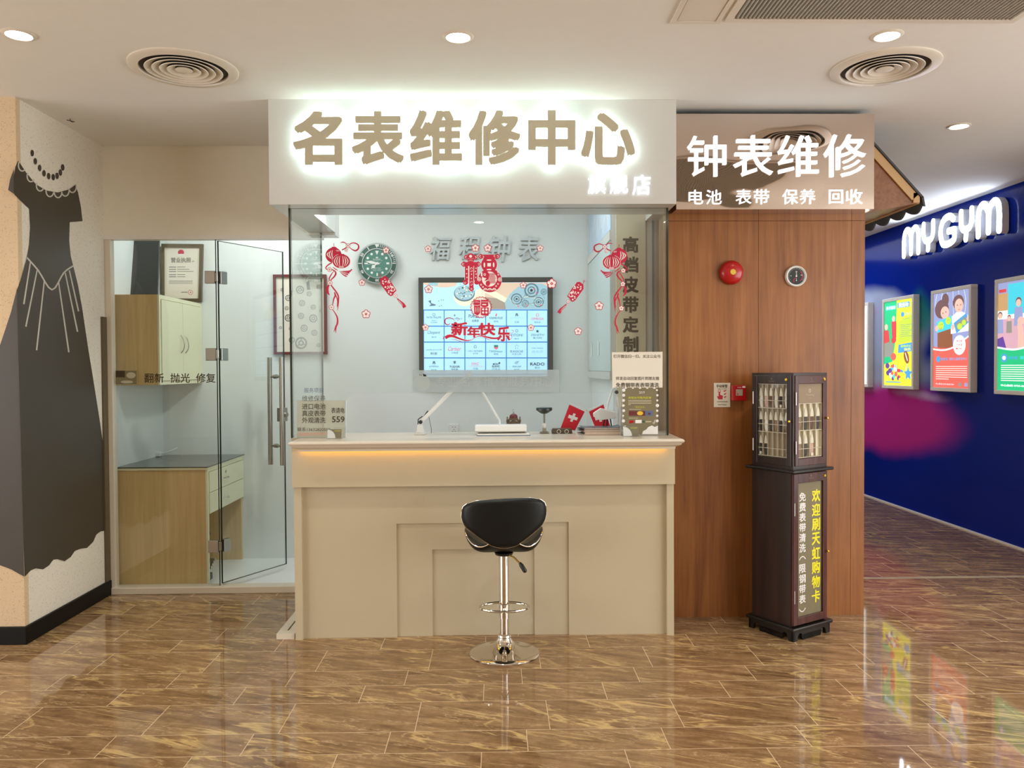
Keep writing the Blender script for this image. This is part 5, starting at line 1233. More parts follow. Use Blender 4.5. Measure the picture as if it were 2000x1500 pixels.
# flag stand with two crossed-bar flags
YF = 4.80
px_ = at(1146, 802, YF)
fl_ = thing('flag_stand', 'table flag stand carrying two red flags with white crosses', 'table flags', (px_.x, YF, CT))
MB().tube([(px_.x, YF, CT+.006), px_], .0026, 10).lathe([(0, 0), (.03, 0), (.03, .004), (.006, .010), (0, .010)], (px_.x, YF, CT), 28).build('pole', 'white', fl_, smooth=True)
MB().lathe([(0, -.004), (.0045, 0), (0, .008)], px_, 14).build('finial', 'brass', fl_, smooth=True)
tl = at(1112, 788, YF); tr = at(1178.5, 788, YF)
for tip in (tl, tr): MB().tube([px_, tip], .0022, 8).lathe([(0, -.003), (.0035, 0), (0, .003)], tip, 10).build('crossbar', 'white', fl_, smooth=True)
def flag(c0, c1, drop0, drop1):
    # cloth hangs from the bar c0 (inner) .. c1 (outer); drop vectors at both ends
    f = MB(); NX, NZ = 12, 14; g = {}
    def P(i, j, o=0.0):
        s_, t_ = i/NX, j/NZ; p = c0.lerp(c1, s_)+drop0.lerp(drop1, s_)*t_
        p.y = YF+.003*math.sin(5*s_+2*t_)*t_-o; return p
    vs = [P(i, j) for j in range(NZ+1) for i in range(NX+1)]
    f.add(vs, [(j*(NX+1)+i, j*(NX+1)+i+1, (j+1)*(NX+1)+i+1, (j+1)*(NX+1)+i) for j in range(NZ) for i in range(NX)])
    o = f.build('flag', 'flag_red', fl_, smooth=True)
    sol = o.modifiers.new('cloth', 'SOLIDIFY'); sol.thickness = .0008; sol.offset = 1
    q = MB()
    def R(i0, i1, j0, j1):
        n_ = 6
        vs = [P(NX*(i0+(i1-i0)*a_/n_), NZ*(j0+(j1-j0)*b2/n_), .0014) for b2 in range(n_+1) for a_ in range(n_+1)]
        q.add(vs, [(b2*(n_+1)+a_, b2*(n_+1)+a_+1, (b2+1)*(n_+1)+a_+1, (b2+1)*(n_+1)+a_) for b2 in range(n_) for a_ in range(n_)])
    R(.42, .58, .26, .64); R(.20, .80, .38, .52)
    q.build('white_cross', 'ink_white', o)
flag(at(1142, 804, YF), at(1112, 790, YF), at(1123, 841, YF)-at(1142, 804, YF), at(1095, 836, YF)-at(1112, 790, YF))
flag(at(1150, 804, YF), at(1178.5, 790, YF), at(1165, 841, YF)-at(1150, 804, YF), at(1193, 836, YF)-at(1178.5, 790, YF))
# second lamp at the right
l2 = thing('task_lamp', 'white wedge-headed task lamp beside the red flags', 'task lamp', (at(1200, 840, 4.69).x, 4.69, CT))
YL2 = 4.66
P_ = lambda x, y, d=0.0: at(x, y, YL2)+Vector((0, d, 0))
MB().add([P_(1158, 808), P_(1173, 798), P_(1203, 806), P_(1203, 817), P_(1173, 821), P_(1159, 814), P_(1162, 807, .07), P_(1176, 798, .08), P_(1205, 804, .07), P_(1205, 815, .06), P_(1175, 818, .08), P_(1162, 812, .07)],
         [(0, 1, 2, 3, 4, 5), (11, 10, 9, 8, 7, 6)]+[(i, i+6, (i+1) % 6+6, (i+1) % 6) for i in range(6)]).build('lamp_head', 'white', l2, bevel=0.003)
MB().tube([P_(1187, 802, .04), P_(1191, 786, .06), P_(1199, 762, .07), at(1203, 752, YL2+.07)], .0055, 10).build('arm', 'white', l2, smooth=True)
MB().lathe([(0, -.01), (.011, -.01), (.011, .01), (0, .01)], at(1204, 766, YL2+.07), 16, 'Y').build('elbow', 'grey_black', l2)
MB().tube([at(1204, 764, YL2+.07), at(1209, 800, YL2+.08), Vector((at(1210, 845, YL2+.08).x, YL2+.08, CT+.01))], .005, 10).box(at(1200, 845, YL2+.07).x, at(1218, 845, YL2+.07).x, YL2+.05, YL2+.11, CT, CT+.01).build('stand', 'white', l2, smooth=True)
m = MB()
for dx in (0, 5, 11): m.tube([P_(1183+dx, 818, .04), P_(1180+dx*1.6, 838, .06)], .004, 6)
m.build('springs', 'gunmetal', l2)
# the pile of magazines
bx0 = at(1140, 855, 4.56).x; bx1 = at(1212, 855, 4.56).x
spec = [('pages', .006, 'thin tan magazine at the bottom of the pile', 4.530, .0), ('cover_black', .013, 'thick dark-spined catalogue above the bottom magazine', 4.532, .0), ('pages', .006, 'thin tan magazine in the middle of the pile', 4.534, .002), ('cover_black', .008, 'brown-edged booklet under the grey top magazine', 4.536, -.002), ('cover_grey', .007, 'curled grey magazine on top of the pile', 4.538, .0)]
z = CT
for mt, h_, lab, y0, dx in spec:
    bk_ = thing('magazine', lab, 'magazine', ((bx0+bx1)/2, 4.62, z), group='magazines piled on the counter')
    x0, x1 = bx0+dx, bx1+dx
    top_ = 0.006 if mt == 'cover_grey' else 0.0
    MB().box(x0+.003, x1-.002, y0+.002, 4.695, z+.0012, z+h_-.0012).build('pages', 'pages', bk_)
    m = MB().prism([(x0, y0, z), (x1, y0, z), (x1, 4.70, z), (x0-.025, 4.70, z)], (0, 0, .0011))
    if top_:
        m.prism([(x0-.012, y0, z+h_+.002), (x0+.02, y0, z+h_-.001), (x1-.03, y0, z+h_-.001), (x1+.006, y0, z+h_+.006), (x1+.006, y0, z+h_+.0075), (x1-.03, y0, z+h_+.0005), (x0+.02, y0, z+h_+.0005), (x0-.012, y0, z+h_+.0035)], (0, .16, 0))
    else: m.prism([(x0, y0, z+h_-.0011), (x1, y0, z+h_-.0011), (x1, 4.70, z+h_-.0011), (x0-.025, 4.70, z+h_-.0011)], (0, 0, .0011))
    m.box(x0-.0005, x0+.003, y0+.001, 4.69, z+.0011, z+h_-.0011)
    m.build('cover', mt, bk_)
    z += h_+.0005
# acrylic card holders at both ends of the opening
def holder(xa, xb, ya, yb, label, mirror):
    Y_ = GY-.09; a, b_ = at(xa, ya, Y_), at(xb, yb, Y_)
    t = thing('card_holder', label, 'card holder', ((a.x+b_.x)/2, Y_+.02, CT), group='acrylic card holders on the ledge')
    w_ = b_.x-a.x; h_ = a.z-CT
    m = MB(); n_ = 10
    MB().prism([(a.x, Y_, CT), (a.x+w_, Y_, CT), (a.x+w_, Y_+.012, CT+h_), (a.x, Y_+.012, CT+h_)], (0, .003, 0)).build('acrylic_front', 'acrylic', t)
    MB().box(a.x, a.x+w_, Y_, Y_+.05, CT, CT+.003).build('acrylic_foot', 'acrylic', t)
    MB().prism([(a.x+.002, Y_+.0045, CT+.004), (a.x+w_-.002, Y_+.0045, CT+.004), (a.x+w_-.002, Y_+.0165, CT+h_-.003), (a.x+.002, Y_+.0165, CT+h_-.003)], (0, .004, 0)).build('card_stack', 'olive_print', t)
    q = Flat(lambda u, v, w=0.0: Vector((a.x+u, Y_+.0045+.012*(v/h_)-w-.0008, CT+v)))
    rx = w_*.55; q.poly([(.002, .004)]+[(.002+rx*math.sin(PI/2*k/10), .004+(h_*.85)*math.cos(PI/2*k/10)) for k in range(11)][::1], 0)
    q.text('名表维修', (w_*.5, h_*.86, w_*.92, h_*.72), 1)
    q.mb.build('card_print', ['ink_white', 'ink_lime'], t)
holder(638, 667, 838, 857, 'acrylic card holder at the left end of the counter opening', False)
holder(1217, 1248, 832, 852, 'acrylic card holder right of the magazine pile', False)

# ================================================================== STICKERS ON THE FILL GLASS
fgl = fY(GY)
lt = thing('service_lettering', 'column of service words in blue and brown characters low on the left glass', 'lettering', at(612, 800, GY-.001))
q = Flat(fgl, .0012)
q.text('服务项目', (594, 757.5, 631, 767), 1)
for s_, y0, mi in (('维修保养', 772.5, 2), ('进口电池', 788, 0), ('真皮表带', 801.5, 0), ('外观清洗', 815, 0)): q.text(s_, (590, y0, 636, y0+11.5), mi, weight=.010)
q.text('联系13632820559', (581, 835, 645, 842.5), 0, weight=.004); q.text('欢迎刷天虹购物卡', (581, 844.5, 640, 851.5), 3, weight=.004)
q.mb.build('characters', ['ink', 'ink_blue', 'ink_grey', 'ink_salmon'], lt)
M['cream_film'] = film_mat('cream_film', (206, 194, 164), 0.62)
cs = thing('cream_sticker', 'cream sheet with a partly hidden notice stuck low on the left glass', 'sticker', at(626, 818, GY-.0005))
q = Flat(fY(GY+.0105), -.0006); q.rect(580, 782, 674, 856); q.mb.build('sheet', 'cream_film', cs)
q = Flat(fgl, .0006); q.text('表请电', (647, 796, 673, 807), weight=.01); q.text('559', (648.5, 813, 673, 825), weight=.016); q.mb.build('characters', 'ink', cs)
M['frost'] = film_mat('frosted_film', (164, 178, 182), 0.80); M['frost_white'] = film_mat('paler_frosted_letters', (172, 184, 182), 0.9)
fbn = thing('frosted_band', 'frosted strip with pale characters across the glass under the screen', 'frosted film', at(980, 746, GY-.001))
q = Flat(fgl, .0004); q.poly([(806, 723), (1092, 722), (1092, 766), (806, 766)]); q.mb.build('film', 'frost', fbn)
q = Flat(fgl, .0008); q.disc(824, 748, 16)
for i, ch in enumerate('专业名表维修服务中心'): q.text(ch, (852+i*23.2, 736, 871+i*23.2, 755))
q.mb.build('pale_characters', 'frost_white', fbn)
q = Flat(fgl, .001); q.poly([(826, 730), (832, 732), (833, 735), (827, 735)]).disc(820, 732, .8, None, 0, 0, 8).disc(823, 733, .8, None, 0, 0, 8); q.mb.build('bird_print', 'gunmetal', fbn)
qr = thing('offer_notice', 'white paper notice with three lines of brown characters on the right glass', 'notice', at(1247, 722, GY-.001))
q = Flat(fgl, .0009); q.poly([(1195, 688), (1294, 687), (1294, 757), (1196, 757)]); q.mb.build('sheet', 'paper', qr)
q = Flat(fgl, .0013); q.text('打开微信扫一扫，关注公众号', (1198, 692.5, 1290, 699.5), weight=.004); q.text('转发自动回复图片到朋友圈', (1203, 735.5, 1287, 742.5), weight=.004); q.text('免费钢带表表带清洗', (1203, 747.5, 1287, 756.5), weight=.012); q.mb.build('characters', 'ink', qr)
po = thing('payment_poster', 'olive payment poster with a white doodle border under the paper notice', 'poster', at(1251, 800, GY-.001))
q = Flat(fgl, .0006); q.poly([(1216, 757), (1284, 757), (1285, 848), (1218, 848)], 0)
rr = random.Random(2)
for k in range(7): q.disc(1217+1.2*rr.random(), 762+k*10, 2.0+1.6*rr.random(), None, 1, 1, 7); q.disc(1283+1.2*rr.random(), 762+k*10, 2.0+1.6*rr.random(), None, 1, 1, 7)
for k in range(5): q.disc(1222+k*14, 758, 2+1.5*rr.random(), 1.5, 1, 1, 9)
q.poly([(1254, 848), (1256, 842), (1262, 839), (1266, 834), (1273, 831), (1279, 834), (1285, 831), (1285, 848)], 1, 1).poly([(1218, 848), (1217, 832), (1222, 831), (1226, 838), (1232, 848)], 1, 1)
q.ring(1280, 822, 1.6, 2.4, 1, 2, 12).ring(1277, 826, 1.4, 2.1, 1, 2, 12)
q.text('2019', (1248, 764, 1259, 769), 1); q.text('本柜台可柜内买单', (1227, 774.5, 1272, 779), 2, weight=.016)
for k in range(4): q.rect(1227, 781.5+k*2.8, 1272 if k < 3 else 1232, 782.6+k*2.8, 3, 1)
q.text('「支付方式」', (1240, 793, 1260, 797), 2); q.rect(1229, 799, 1252, 800, 3, 1)
q.rect(1228, 802.5, 1260, 812, 4, 1).disc(1250, 807, 6, 4, 5, 2).rect(1260.5, 802.5, 1275, 812, 6, 1).disc(1268, 808, 3, 2, 4, 2).rect(1228, 816, 1246, 817, 3, 1)
q.poly([(1229, 821), (1238, 821), (1237, 826), (1229, 827)], 7, 1).rect(1241, 820, 1253, 826.5, 1, 1).disc(1257, 823.5, 2.2, None, 8, 1, 12).rect(1261, 822.5, 1272, 824.5, 3, 1)
q.mb.build('printing', ['olive_print', 'ink_white', 'ink_lime', 'cream_paper', 'maroon', 'yellow', 'ink_blue', 'red', 'green_bezel'], po)

# red new-year stickers
RS = ['red_sticker', 'pink_sticker']
def sticker(name, label, q, c, group=None): t = q.mb.build(name, RS); return tag(t, label, 'window sticker', group)
def lantern(f, name, label):
    q = Flat(f, .0016)
    q.disc(237, 288, 118, 112, 0, 0, 36)
    for dx, b2 in ((-88, 70), (-58, 92), (-24, 100)): q.stroke([(237+dx*.6, 288-b2*.75), (237+dx*1.05, 288-10), (237+dx*.6+8, 288+b2*.7)], [3, 16, 3], 1, 1)
    q.poly([(192, 184), (212, 176), (212, 166), (272, 166), (275, 178), (298, 186)], 0, 0).stroke([(240, 112), (242, 170)], 8, 0, 0, 1)
    for dx in (20, 42, 62): q.stroke([(262+dx*.6, 212), (272+dx*.8, 232)], [3, 8], 1, 1, 1)
    q.disc(350, 378, 133, 108, 1, 1, 36).disc(350, 378, 128, 103, 0, 2, 36)
    for dx in (-100, -66, -30, 30, 66, 100):
        q.stroke([(350+dx*.62, 378-84+abs(dx)*.12), (350+dx, 378), (350+dx*.62, 378+82-abs(dx)*.1)], [3, 15, 3], 1, 3)
    q.poly([(300, 283), (320, 270), (385, 270), (402, 284)], 0, 3).rect(315, 450, 385, 482, 1, 3).rect(318, 456, 382, 462, 0, 4).rect(318, 470, 382, 477, 0, 4)
    for k in range(5): q.stroke([(322+k*14, 520), (380+k*22, 520+(4-k)*14), (432+k*19, 600-k*26)], [4, 15, 20], 0, 2)
    q.stroke([(335, 110), (372, 97), (412, 112), (440, 148), (410, 185), (360, 212)], [4, 16, 12, 12, 14, 18], 0, 0).stroke([(450, 150), (490, 118), (545, 110), (598, 140), (600, 190), (560, 222), (510, 205), (465, 168)], [8, 14, 16, 20, 24, 22, 14, 8], 0, 0)
    q.stroke([(212, 400), (160, 430), (124, 470), (138, 498), (180, 500), (225, 505), (262, 530), (268, 565), (245, 605), (205, 645), (185, 685)], [16, 18, 16, 12, 12, 14, 20, 26, 22, 16, 12], 0, 0)
    q.stroke([(225, 460), (262, 490), (300, 512)], [6, 14, 8], 0, 0).stroke([(240, 520), (205, 570), (178, 620), (176, 665)], [8, 16, 18, 10], 0, 0)
    q.stroke([(172, 712), (148, 770), (150, 830), (178, 872)], [22, 34, 34, 8], 0, 0).stroke([(192, 715), (232, 770), (278, 830), (308, 900), (305, 990), (296, 1100)], [14, 20, 22, 22, 20, 4], 0, 0).stroke([(250, 830), (262, 880), (240, 930), (222, 1020)], [18, 26, 20, 10], 0, 0).stroke([(268, 870), (296, 950), (288, 1045)], [10, 20, 6], 0, 0)
    q.stroke([(215, 1075), (255, 1130), (290, 1200), (294, 1280), (270, 1350), (272, 1430)], [10, 14, 22, 26, 22, 4], 0, 0).stroke([(272, 1320), (256, 1370), (240, 1418)], [18, 14, 3], 0, 0)
    for x, y, r_ in ((450, 152, 34), (425, 215, 26), (180, 500, 36), (186, 697, 38), (208, 1052, 38)): q.flower(x, y, r_, 0, 1, 5)
    return sticker(name, label, q, None, 'red new-year stickers')
lantern(lambda u, v, w=0.0: fgl(620+u/7.5, 460+v/7.5, w), 'lantern_sticker', 'red twin-lantern sticker with trailing ribbons left of the green clock')
lantern(lambda u, v, w=0.0: fgl(1241-u/7.5, 462+v/7.5, w), 'lantern_sticker', 'red twin-lantern sticker with trailing ribbons over the vertical sign panel')
def cracker(f, label):
    q = Flat(f, .0016)
    q.ring(480, 732, 11, 19, 0, 0, 16).stroke([(486, 750), (505, 790)], 9, 0, 0, 1)
    q.poly([(492, 800), (560, 745), (612, 750), (660, 820), (700, 860), (792, 1008), (742, 1058), (720, 1100), (684, 1112), (636, 1078), (560, 970), (490, 876)], 0)
    rr = random.Random(4)
    for k in range(30):
        t = rr.random(); s_ = rr.random()-.5; x = 560+t*150+s_*130*.8; y = 800+t*240-s_*130*.6; q.disc(x, y, 8+10*rr.random(), None, 1, 1, 7)
    q.text('福', (560, 830, 650, 930), 1, 2, .02) if False else None
    q.poly([(690, 955), (735, 935), (770, 1000), (726, 1030)], 1, 2).rect(712, 960, 745, 1010, 0, 3)
    q.ring(688, 1070, 16, 30, 0, 3, 14); q.disc(688, 1070, 16, None, 1, 3, 12)
    q.stroke([(742, 1066), (800, 1150)], 6, 0, 0, 1).flower(773, 1104, 36, 0, 1, 4)
    q.stroke([(806, 1152), (850, 1205), (910, 1260), (944, 1318)], [14, 44, 58, 66], 0, 1)
    for o_ in (-10, 8): q.stroke([(822, 1180), (865+o_, 1228), (905+o_, 1282)], [3, 6, 3], 1, 2)
    return sticker('firecracker_sticker', label, q, None, 'red new-year stickers')
cracker(lambda u, v, w=0.0: fgl(690+u/9.375, 460+v/9.375, w), 'red firecracker sticker slanting down from the green clock')
cracker(lambda u, v, w=0.0: fgl(1192-u/9.375, 471+v/9.375, w), 'red firecracker sticker slanting toward the right edge of the screen')
fc_ = lambda u, v, w=0.0: fgl(890+u/9.375, 480+v/9.375, w)
q = Flat(fc_, .0016)
def lozenge(x, y, s_, mi=0, ly=0): q.poly([(x-s_, y-s_*.2), (x-s_*.2, y-s_), (x+s_*.3, y-s_*.9), (x+s_, y-.2*s_), (x+s_, y+.2*s_), (x+s_*.3, y+s_*.9), (x-s_*.2, y+s_), (x-s_, y+.2*s_)], mi, ly)
# white backing, then the red cut-out
for x0, y0, x1, y1 in ((160, 300, 402, 700), (242, 300, 335, 812)): q.rect(x0, y0, x1, y1, 1, 0)
q.disc(612, 345, 152, None, 1, 0, 36).disc(625, 635, 222, None, 1, 0, 40)
q.disc(275, 205, 70, 68, 0, 1).disc(190, 210, 38, 40, 0, 1).disc(360, 210, 40, 42, 0, 1).poly([(210, 240), (345, 240), (325, 300), (225, 300)], 0, 1).disc(274, 193, 27, None, 1, 2).ring(190, 210, 12, 20, 1, 2, 14, 1.2, 5.6).ring(362, 210, 12, 20, 1, 2, 14, -2.4, 2.0)
for k in range(7): q.disc(228+k*16, 236+8*math.sin(k/6*PI), 5, None, 1, 2, 8); q.disc(238+k*13, 280-8*math.sin(k/6*PI), 5, None, 1, 2, 8)
lozenge(150, 337, 50, 0, 1); lozenge(412, 337, 50, 0, 1); q.rect(165, 300, 400, 372, 0, 1)
for x in (140, 422): q.ring(x, 337, 14, 23, 1, 2, 4, 0.8, 5.6) if x < 200 else q.ring(x, 337, 14, 23, 1, 2, 4, -2.4, 2.4)
q.rect(170, 340, 228, 640, 0, 1).rect(250, 340, 326, 770, 0, 1).rect(338, 340, 396, 640, 0, 1)
q.disc(180, 670, 48, None, 0, 1).disc(385, 670, 44, None, 0, 1); lozenge(288, 790, 46, 0, 1)
q.ring(170, 676, 12, 20, 1, 2, 14, -1, 4).ring(288, 792, 12, 20, 1, 2, 4)
for x, y in ((204, 430), (200, 512), (207, 580), (372, 412), (362, 470), (374, 520), (290, 522), (286, 600), (368, 580)): q.disc(x, y, 11, None, 1, 2, 10)
for y in (440, 690): q.ring(288, y-20, 14, 22, 1, 2, 14, 2.2, 6.4).ring(288, y+18, 12, 20, 1, 2, 14, -1, 3)
q.rect(455, 163, 760, 230, 0, 1); lozenge(460, 196, 48, 0, 1); lozenge(762, 196, 48, 0, 1); q.ring(452, 196, 14, 23, 1, 2, 4, 0.8, 5.6).ring(768, 196, 14, 23, 1, 2, 4, -2.4, 2.4).ring(500, 205, 12, 20, 1, 2, 12, -2, 2).ring(718, 190, 12, 20, 1, 2, 12, 1, 5)
q.disc(612, 345, 145, None, 0, 1, 40).poly([(500, 225), (725, 225), (680, 300), (540, 300)], 0, 1).rect(580, 318, 645, 380, 1, 2).disc(610, 264, 46, 12, 1, 2).disc(525, 352, 15, 45, 1, 2).disc(695, 350, 15, 45, 1, 2)
q.disc(625, 635, 216, None, 0, 1, 44).disc(612, 437, 46, 12, 1, 2).disc(618, 610, 138, None, 1, 2, 40)
q.disc(545, 530, 66, 62, 0, 3).disc(532, 528, 22, None, 1, 4).disc(532, 528, 11, None, 0, 5).rect(462, 488, 490, 560, 1, 4).poly([(555, 540), (620, 510), (600, 620), (520, 650), (560, 600)], 0, 3).disc(590, 690, 40, 50, 0, 3)
rr = random.Random(9)
for i in range(5):
    for j in range(5): q.ring(625+i*24-(j % 2)*12, 520+j*38, 10, 17, 0, 4, 12)
for x, y in ((430, 615), (810, 618)): q.ring(x, y, 26, 36, 1, 3, 20).rect(x-18, y-5, x+18, y+5, 1, 3).rect(x-5, y-20, x+5, y+20, 1, 3)
for x in (545, 625, 705): q.ring(x, 815, 26, 40, 1, 3, 16, PI, 2*PI).ring(x, 815, 8, 18, 1, 3, 12, PI, 2*PI)
for x, y in ((465, 715), (500, 755), (740, 740), (775, 700), (775, 485), (782, 530)): q.ring(x, y, 8, 16, 1, 3, 12)
sticker('fortune_sticker', 'large red paper-cut fortune character sticker with a fish above the screen', q, None, 'red new-year stickers')
q = Flat(fc_, .0016)
for k in range(22):
    t = 2*PI*k/22; q.ring(465+178*math.cos(t), 1128+178*math.sin(t), 10, 24, 0, 0, 12)
q.disc(465, 1128, 172, None, 1, 1, 40).disc(465, 1128, 160, None, 1, 2, 40)
q.rect(325, 995, 450, 1085, 0, 3).poly([(335, 1075), (450, 1060), (450, 1230), (430, 1250), (400, 1280), (370, 1260), (340, 1240)], 0, 3).rect(462, 990, 600, 1060, 0, 3).disc(528, 1085, 72, 42, 0, 3).rect(462, 1130, 605, 1270, 0, 3).disc(533, 1250, 70, 30, 0, 3)
for x in (365, 395, 425): q.stroke([(x-4, 1120), (x+3, 1170), (x-4, 1225)], [3, 9, 3], 1, 4, 2)
q.stroke([(330, 1035), (380, 1028), (440, 1040)], [3, 8, 3], 1, 4).stroke([(330, 1085), (400, 1095), (450, 1080)], [3, 9, 3], 1, 4).rect(485, 1068, 560, 1088, 1, 4)
for x, y in ((503, 1165), (562, 1165), (503, 1222), (562, 1222)): q.disc(x, y, 20, None, 1, 4)
q.rect(470, 1025, 600, 1032, 1, 4)
sticker('fortune_medallion', 'small round lace-edged fortune character sticker over the screen', q, None, 'red new-year stickers')
fn_ = lambda u, v, w=0.0: fgl(860+u/13.333, 600+v/13.333, w)
q = Flat(fn_, .0016)
for bx, ch in (((280, 385, 715, 735), '新'), ((700, 505, 1035, 795), '年'), ((990, 408, 1435, 735), '快'), ((1480, 505, 1815, 890), '乐')):
    q.text(ch, bx, 1, 1, .05); q.text(ch, bx, 0, 4, .026)
rp = [(130, 800), (220, 752), (330, 752), (450, 800), (600, 850), (720, 870), (820, 845), (900, 795), (990, 758), (1090, 752), (1220, 780), (1360, 808), (1480, 805), (1605, 765)]
q.stroke(rp, [100, 96, 84, 66, 52, 40, 22, 16, 26, 40, 52, 58, 54, 40], 1, 0).stroke(rp, [78, 74, 62, 46, 32, 22, 8, 6, 14, 26, 36, 42, 38, 22], 0, 2)
q.stroke([(270, 835), (400, 850), (520, 890), (620, 905)], [4, 14, 12, 3], 0, 2).stroke([(1050, 785), (1160, 800), (1260, 845), (1340, 855)], [3, 12, 12, 3], 0, 2).poly([(72, 765), (110, 800), (78, 838), (60, 830), (85, 800), (60, 770)], 0, 2)
q.stroke([(375, 370), (330, 305), (240, 275), (150, 300), (118, 370), (140, 435), (200, 458), (245, 435), (250, 410)], [6, 14, 18, 26, 32, 28, 22, 14, 4], 0, 2).stroke([(380, 300), (430, 275), (480, 290), (485, 330), (450, 345), (440, 325)], [6, 10, 10, 9, 8, 12], 0, 2)
q.stroke([(985, 545), (1010, 490), (1060, 462), (1105, 490), (1085, 520), (1060, 500)], [6, 10, 12, 12, 14, 10], 0, 2).stroke([(1700, 675), (1830, 678), (1895, 650), (1895, 605), (1850, 595)], [6, 8, 10, 12, 6], 0, 2).stroke([(1740, 800), (1800, 838), (1862, 800), (1850, 735), (1790, 730), (1780, 770), (1805, 780)], [5, 8, 10, 12, 14, 26, 10], 0, 2)
sticker('greeting_sticker', 'red four-character new year greeting sticker with a ribbon across the screen', q, None, 'red new-year stickers')
for x, y, r_, lab in ((836, 486, 6.5, 'left of the first silver character'), (928.5, 484.5, 7.5, 'on the second silver character'), (952.5, 484.5, 7.5, 'left of the third silver character'), (1055, 485, 6.5, 'right of the last silver character'),
   (754, 489, 6.5, 'on the upper right of the green clock'), (707, 552, 6.5, 'at the lower left of the green clock'), (715, 613.5, 8.5, 'on bare wall well below the green clock'), (837, 565, 8, 'in the upper left corner of the screen picture'),
   (831, 639.5, 6.5, 'on the left edge of the screen grid'), (1022, 557, 6.5, 'near the upper right of the screen picture'), (1077.5, 554, 9.5, 'on the upper right corner of the screen frame'), (1037, 640, 6.5, 'left of the star logo on the screen'), (1170, 597.5, 8.5, 'below the right lanterns on the pale door'), (1129, 647, 7.5, 'on bare wall below the right firecracker')):
    q = Flat(fgl, .0016); q.flower(x, y, r_); sticker('blossom_sticker', 'small red-outlined blossom sticker '+lab, q, None, 'blossom stickers')

# ================================================================== GYM CORRIDOR
GX = 4.27
gs = thing('gym_sign', 'glowing white rounded-letter gym sign high on the blue wall', 'sign', (GX, 7.25, 2.6))
YB = 8.13
def strokes(y_off, paths, wd, name):
    # rounded fat strokes: u runs toward the viewer along the wall, v is height
    fc = MB(); sd_ = MB(); X_ = GX-.07
    for ci, path in enumerate(paths):
        P = spline(path, 6) if len(path) > 2 else [Vector(p) for p in path]
        x = X_-.0006*ci
        for i in range(len(P)-1):
            t = (P[i+1]-P[i]).normalized(); nn = Vector((-t.y, t.x))*wd/2
            qd = [P[i]+nn, P[i+1]+nn, P[i+1]-nn, P[i]-nn]
            fc.add([(x-.00001*i, YB-y_off-a_.x, a_.y) for a_ in qd], [(0, 1, 2, 3)])
            sd_.hexa([(x+.004, YB-y_off-a_.x, a_.y) for a_ in qd], (GX-.012-x, 0, 0))
        for i in range(0, len(P)):
            nf = 14; cr = [(P[i].x+wd/2*math.cos(2*PI*k/nf), P[i].y+wd/2*math.sin(2*PI*k/nf)) for k in range(nf)]
            if i in (0, len(P)-1) or i % 3 == 0:
                fc.add([(x-.0003-.00001*i, YB-y_off-a_, b2) for a_, b2 in cr], [list(range(nf))])
                sd_.prism([(x+.004, YB-y_off-a_, b2) for a_, b2 in cr], (GX-.012-x, 0, 0))
    o = sd_.build('letter', 'white', gs); fc.build('lit_face', 'gym_led', o)
B0, T0 = 2.625, 2.875
mM = lambda w_: [[(.035, B0), (.035, T0-.10), (.06, T0-.02), (w_*.33, T0), (w_*.48, T0-.06), (w_*.5, T0-.12)], [(w_*.5, B0+.01), (w_*.5, T0-.12)], [(w_*.5, T0-.12), (w_*.55, T0-.04), (w_*.72, T0), (w_-.05, T0-.03), (w_-.035, T0-.10), (w_-.035, B0)]]
mY = lambda w_: [[(.035, T0), (.035, T0-.10), (w_*.3, T0-.16), (w_*.5, T0-.165), (w_*.75, T0-.15), (w_-.035, T0-.09), (w_-.035, T0)], [(w_*.5, T0-.165), (w_*.48, B0)]]
mG = lambda w_: [[(w_-.06, T0-.035), (w_*.6, T0), (w_*.3, T0-.015), (.04, T0-.08), (.035, B0+.09), (w_*.25, B0+.01), (w_*.55, B0), (w_*.85, B0+.03), (w_-.045, B0+.10)], [(w_*.55, B0+.115), (w_-.045, B0+.115)]]
strokes(0.00, mM(.35), .062, 'M'); strokes(.375, mY(.24), .060, 'Y'); strokes(.675, mG(.30), .062, 'G'); strokes(1.00, mY(.23), .060, 'Y'); strokes(1.255, mM(.36), .064, 'M')
M['po_yellow'] = glow('poster_yellow', (246, 236, 60), 0.95); M['po_pale'] = glow('poster_pale', (236, 244, 236), 0.95); M['po_green'] = glow('poster_green', (36, 196, 130), 0.85); M['po_coral'] = glow('poster_coral', (226, 104, 92), 0.85); M['po_blue'] = glow('poster_sky', (80, 160, 220), 0.9); M['po_peri'] = glow('poster_periwinkle', (150, 160, 206), 0.9)
M['po_skin'] = glow('poster_skin', (226, 188, 172), 0.9); M['po_hair'] = glow('poster_hair', (116, 84, 84), 0.8); M['po_red'] = glow('poster_red', (214, 70, 76), 0.85); M['po_grey'] = glow('poster_grey', (150, 150, 140), 0.8); M['po_cyan'] = glow('poster_cyan', (70, 206, 226), 0.9); M['po_tan'] = glow('poster_tan', (200, 160, 110), 0.85); M['po_purple'] = glow('poster_purple', (104, 72, 160), 0.8); M['po_lime'] = glow('poster_lime', (190, 222, 66), 0.95); M['po_pinkf'] = glow('poster_pink_floor', (216, 172, 188), 0.85); M['po_brown'] = glow('poster_brown', (150, 92, 60), 0.8); M['po_white'] = glow('poster_white', (250, 250, 250), 1.1)
PM = ['po_pale', 'po_yellow', 'po_green', 'po_coral', 'po_blue', 'po_peri', 'po_skin', 'po_hair', 'po_red', 'po_grey', 'po_cyan', 'po_tan', 'po_purple', 'po_lime', 'po_pinkf', 'po_brown', 'po_white']
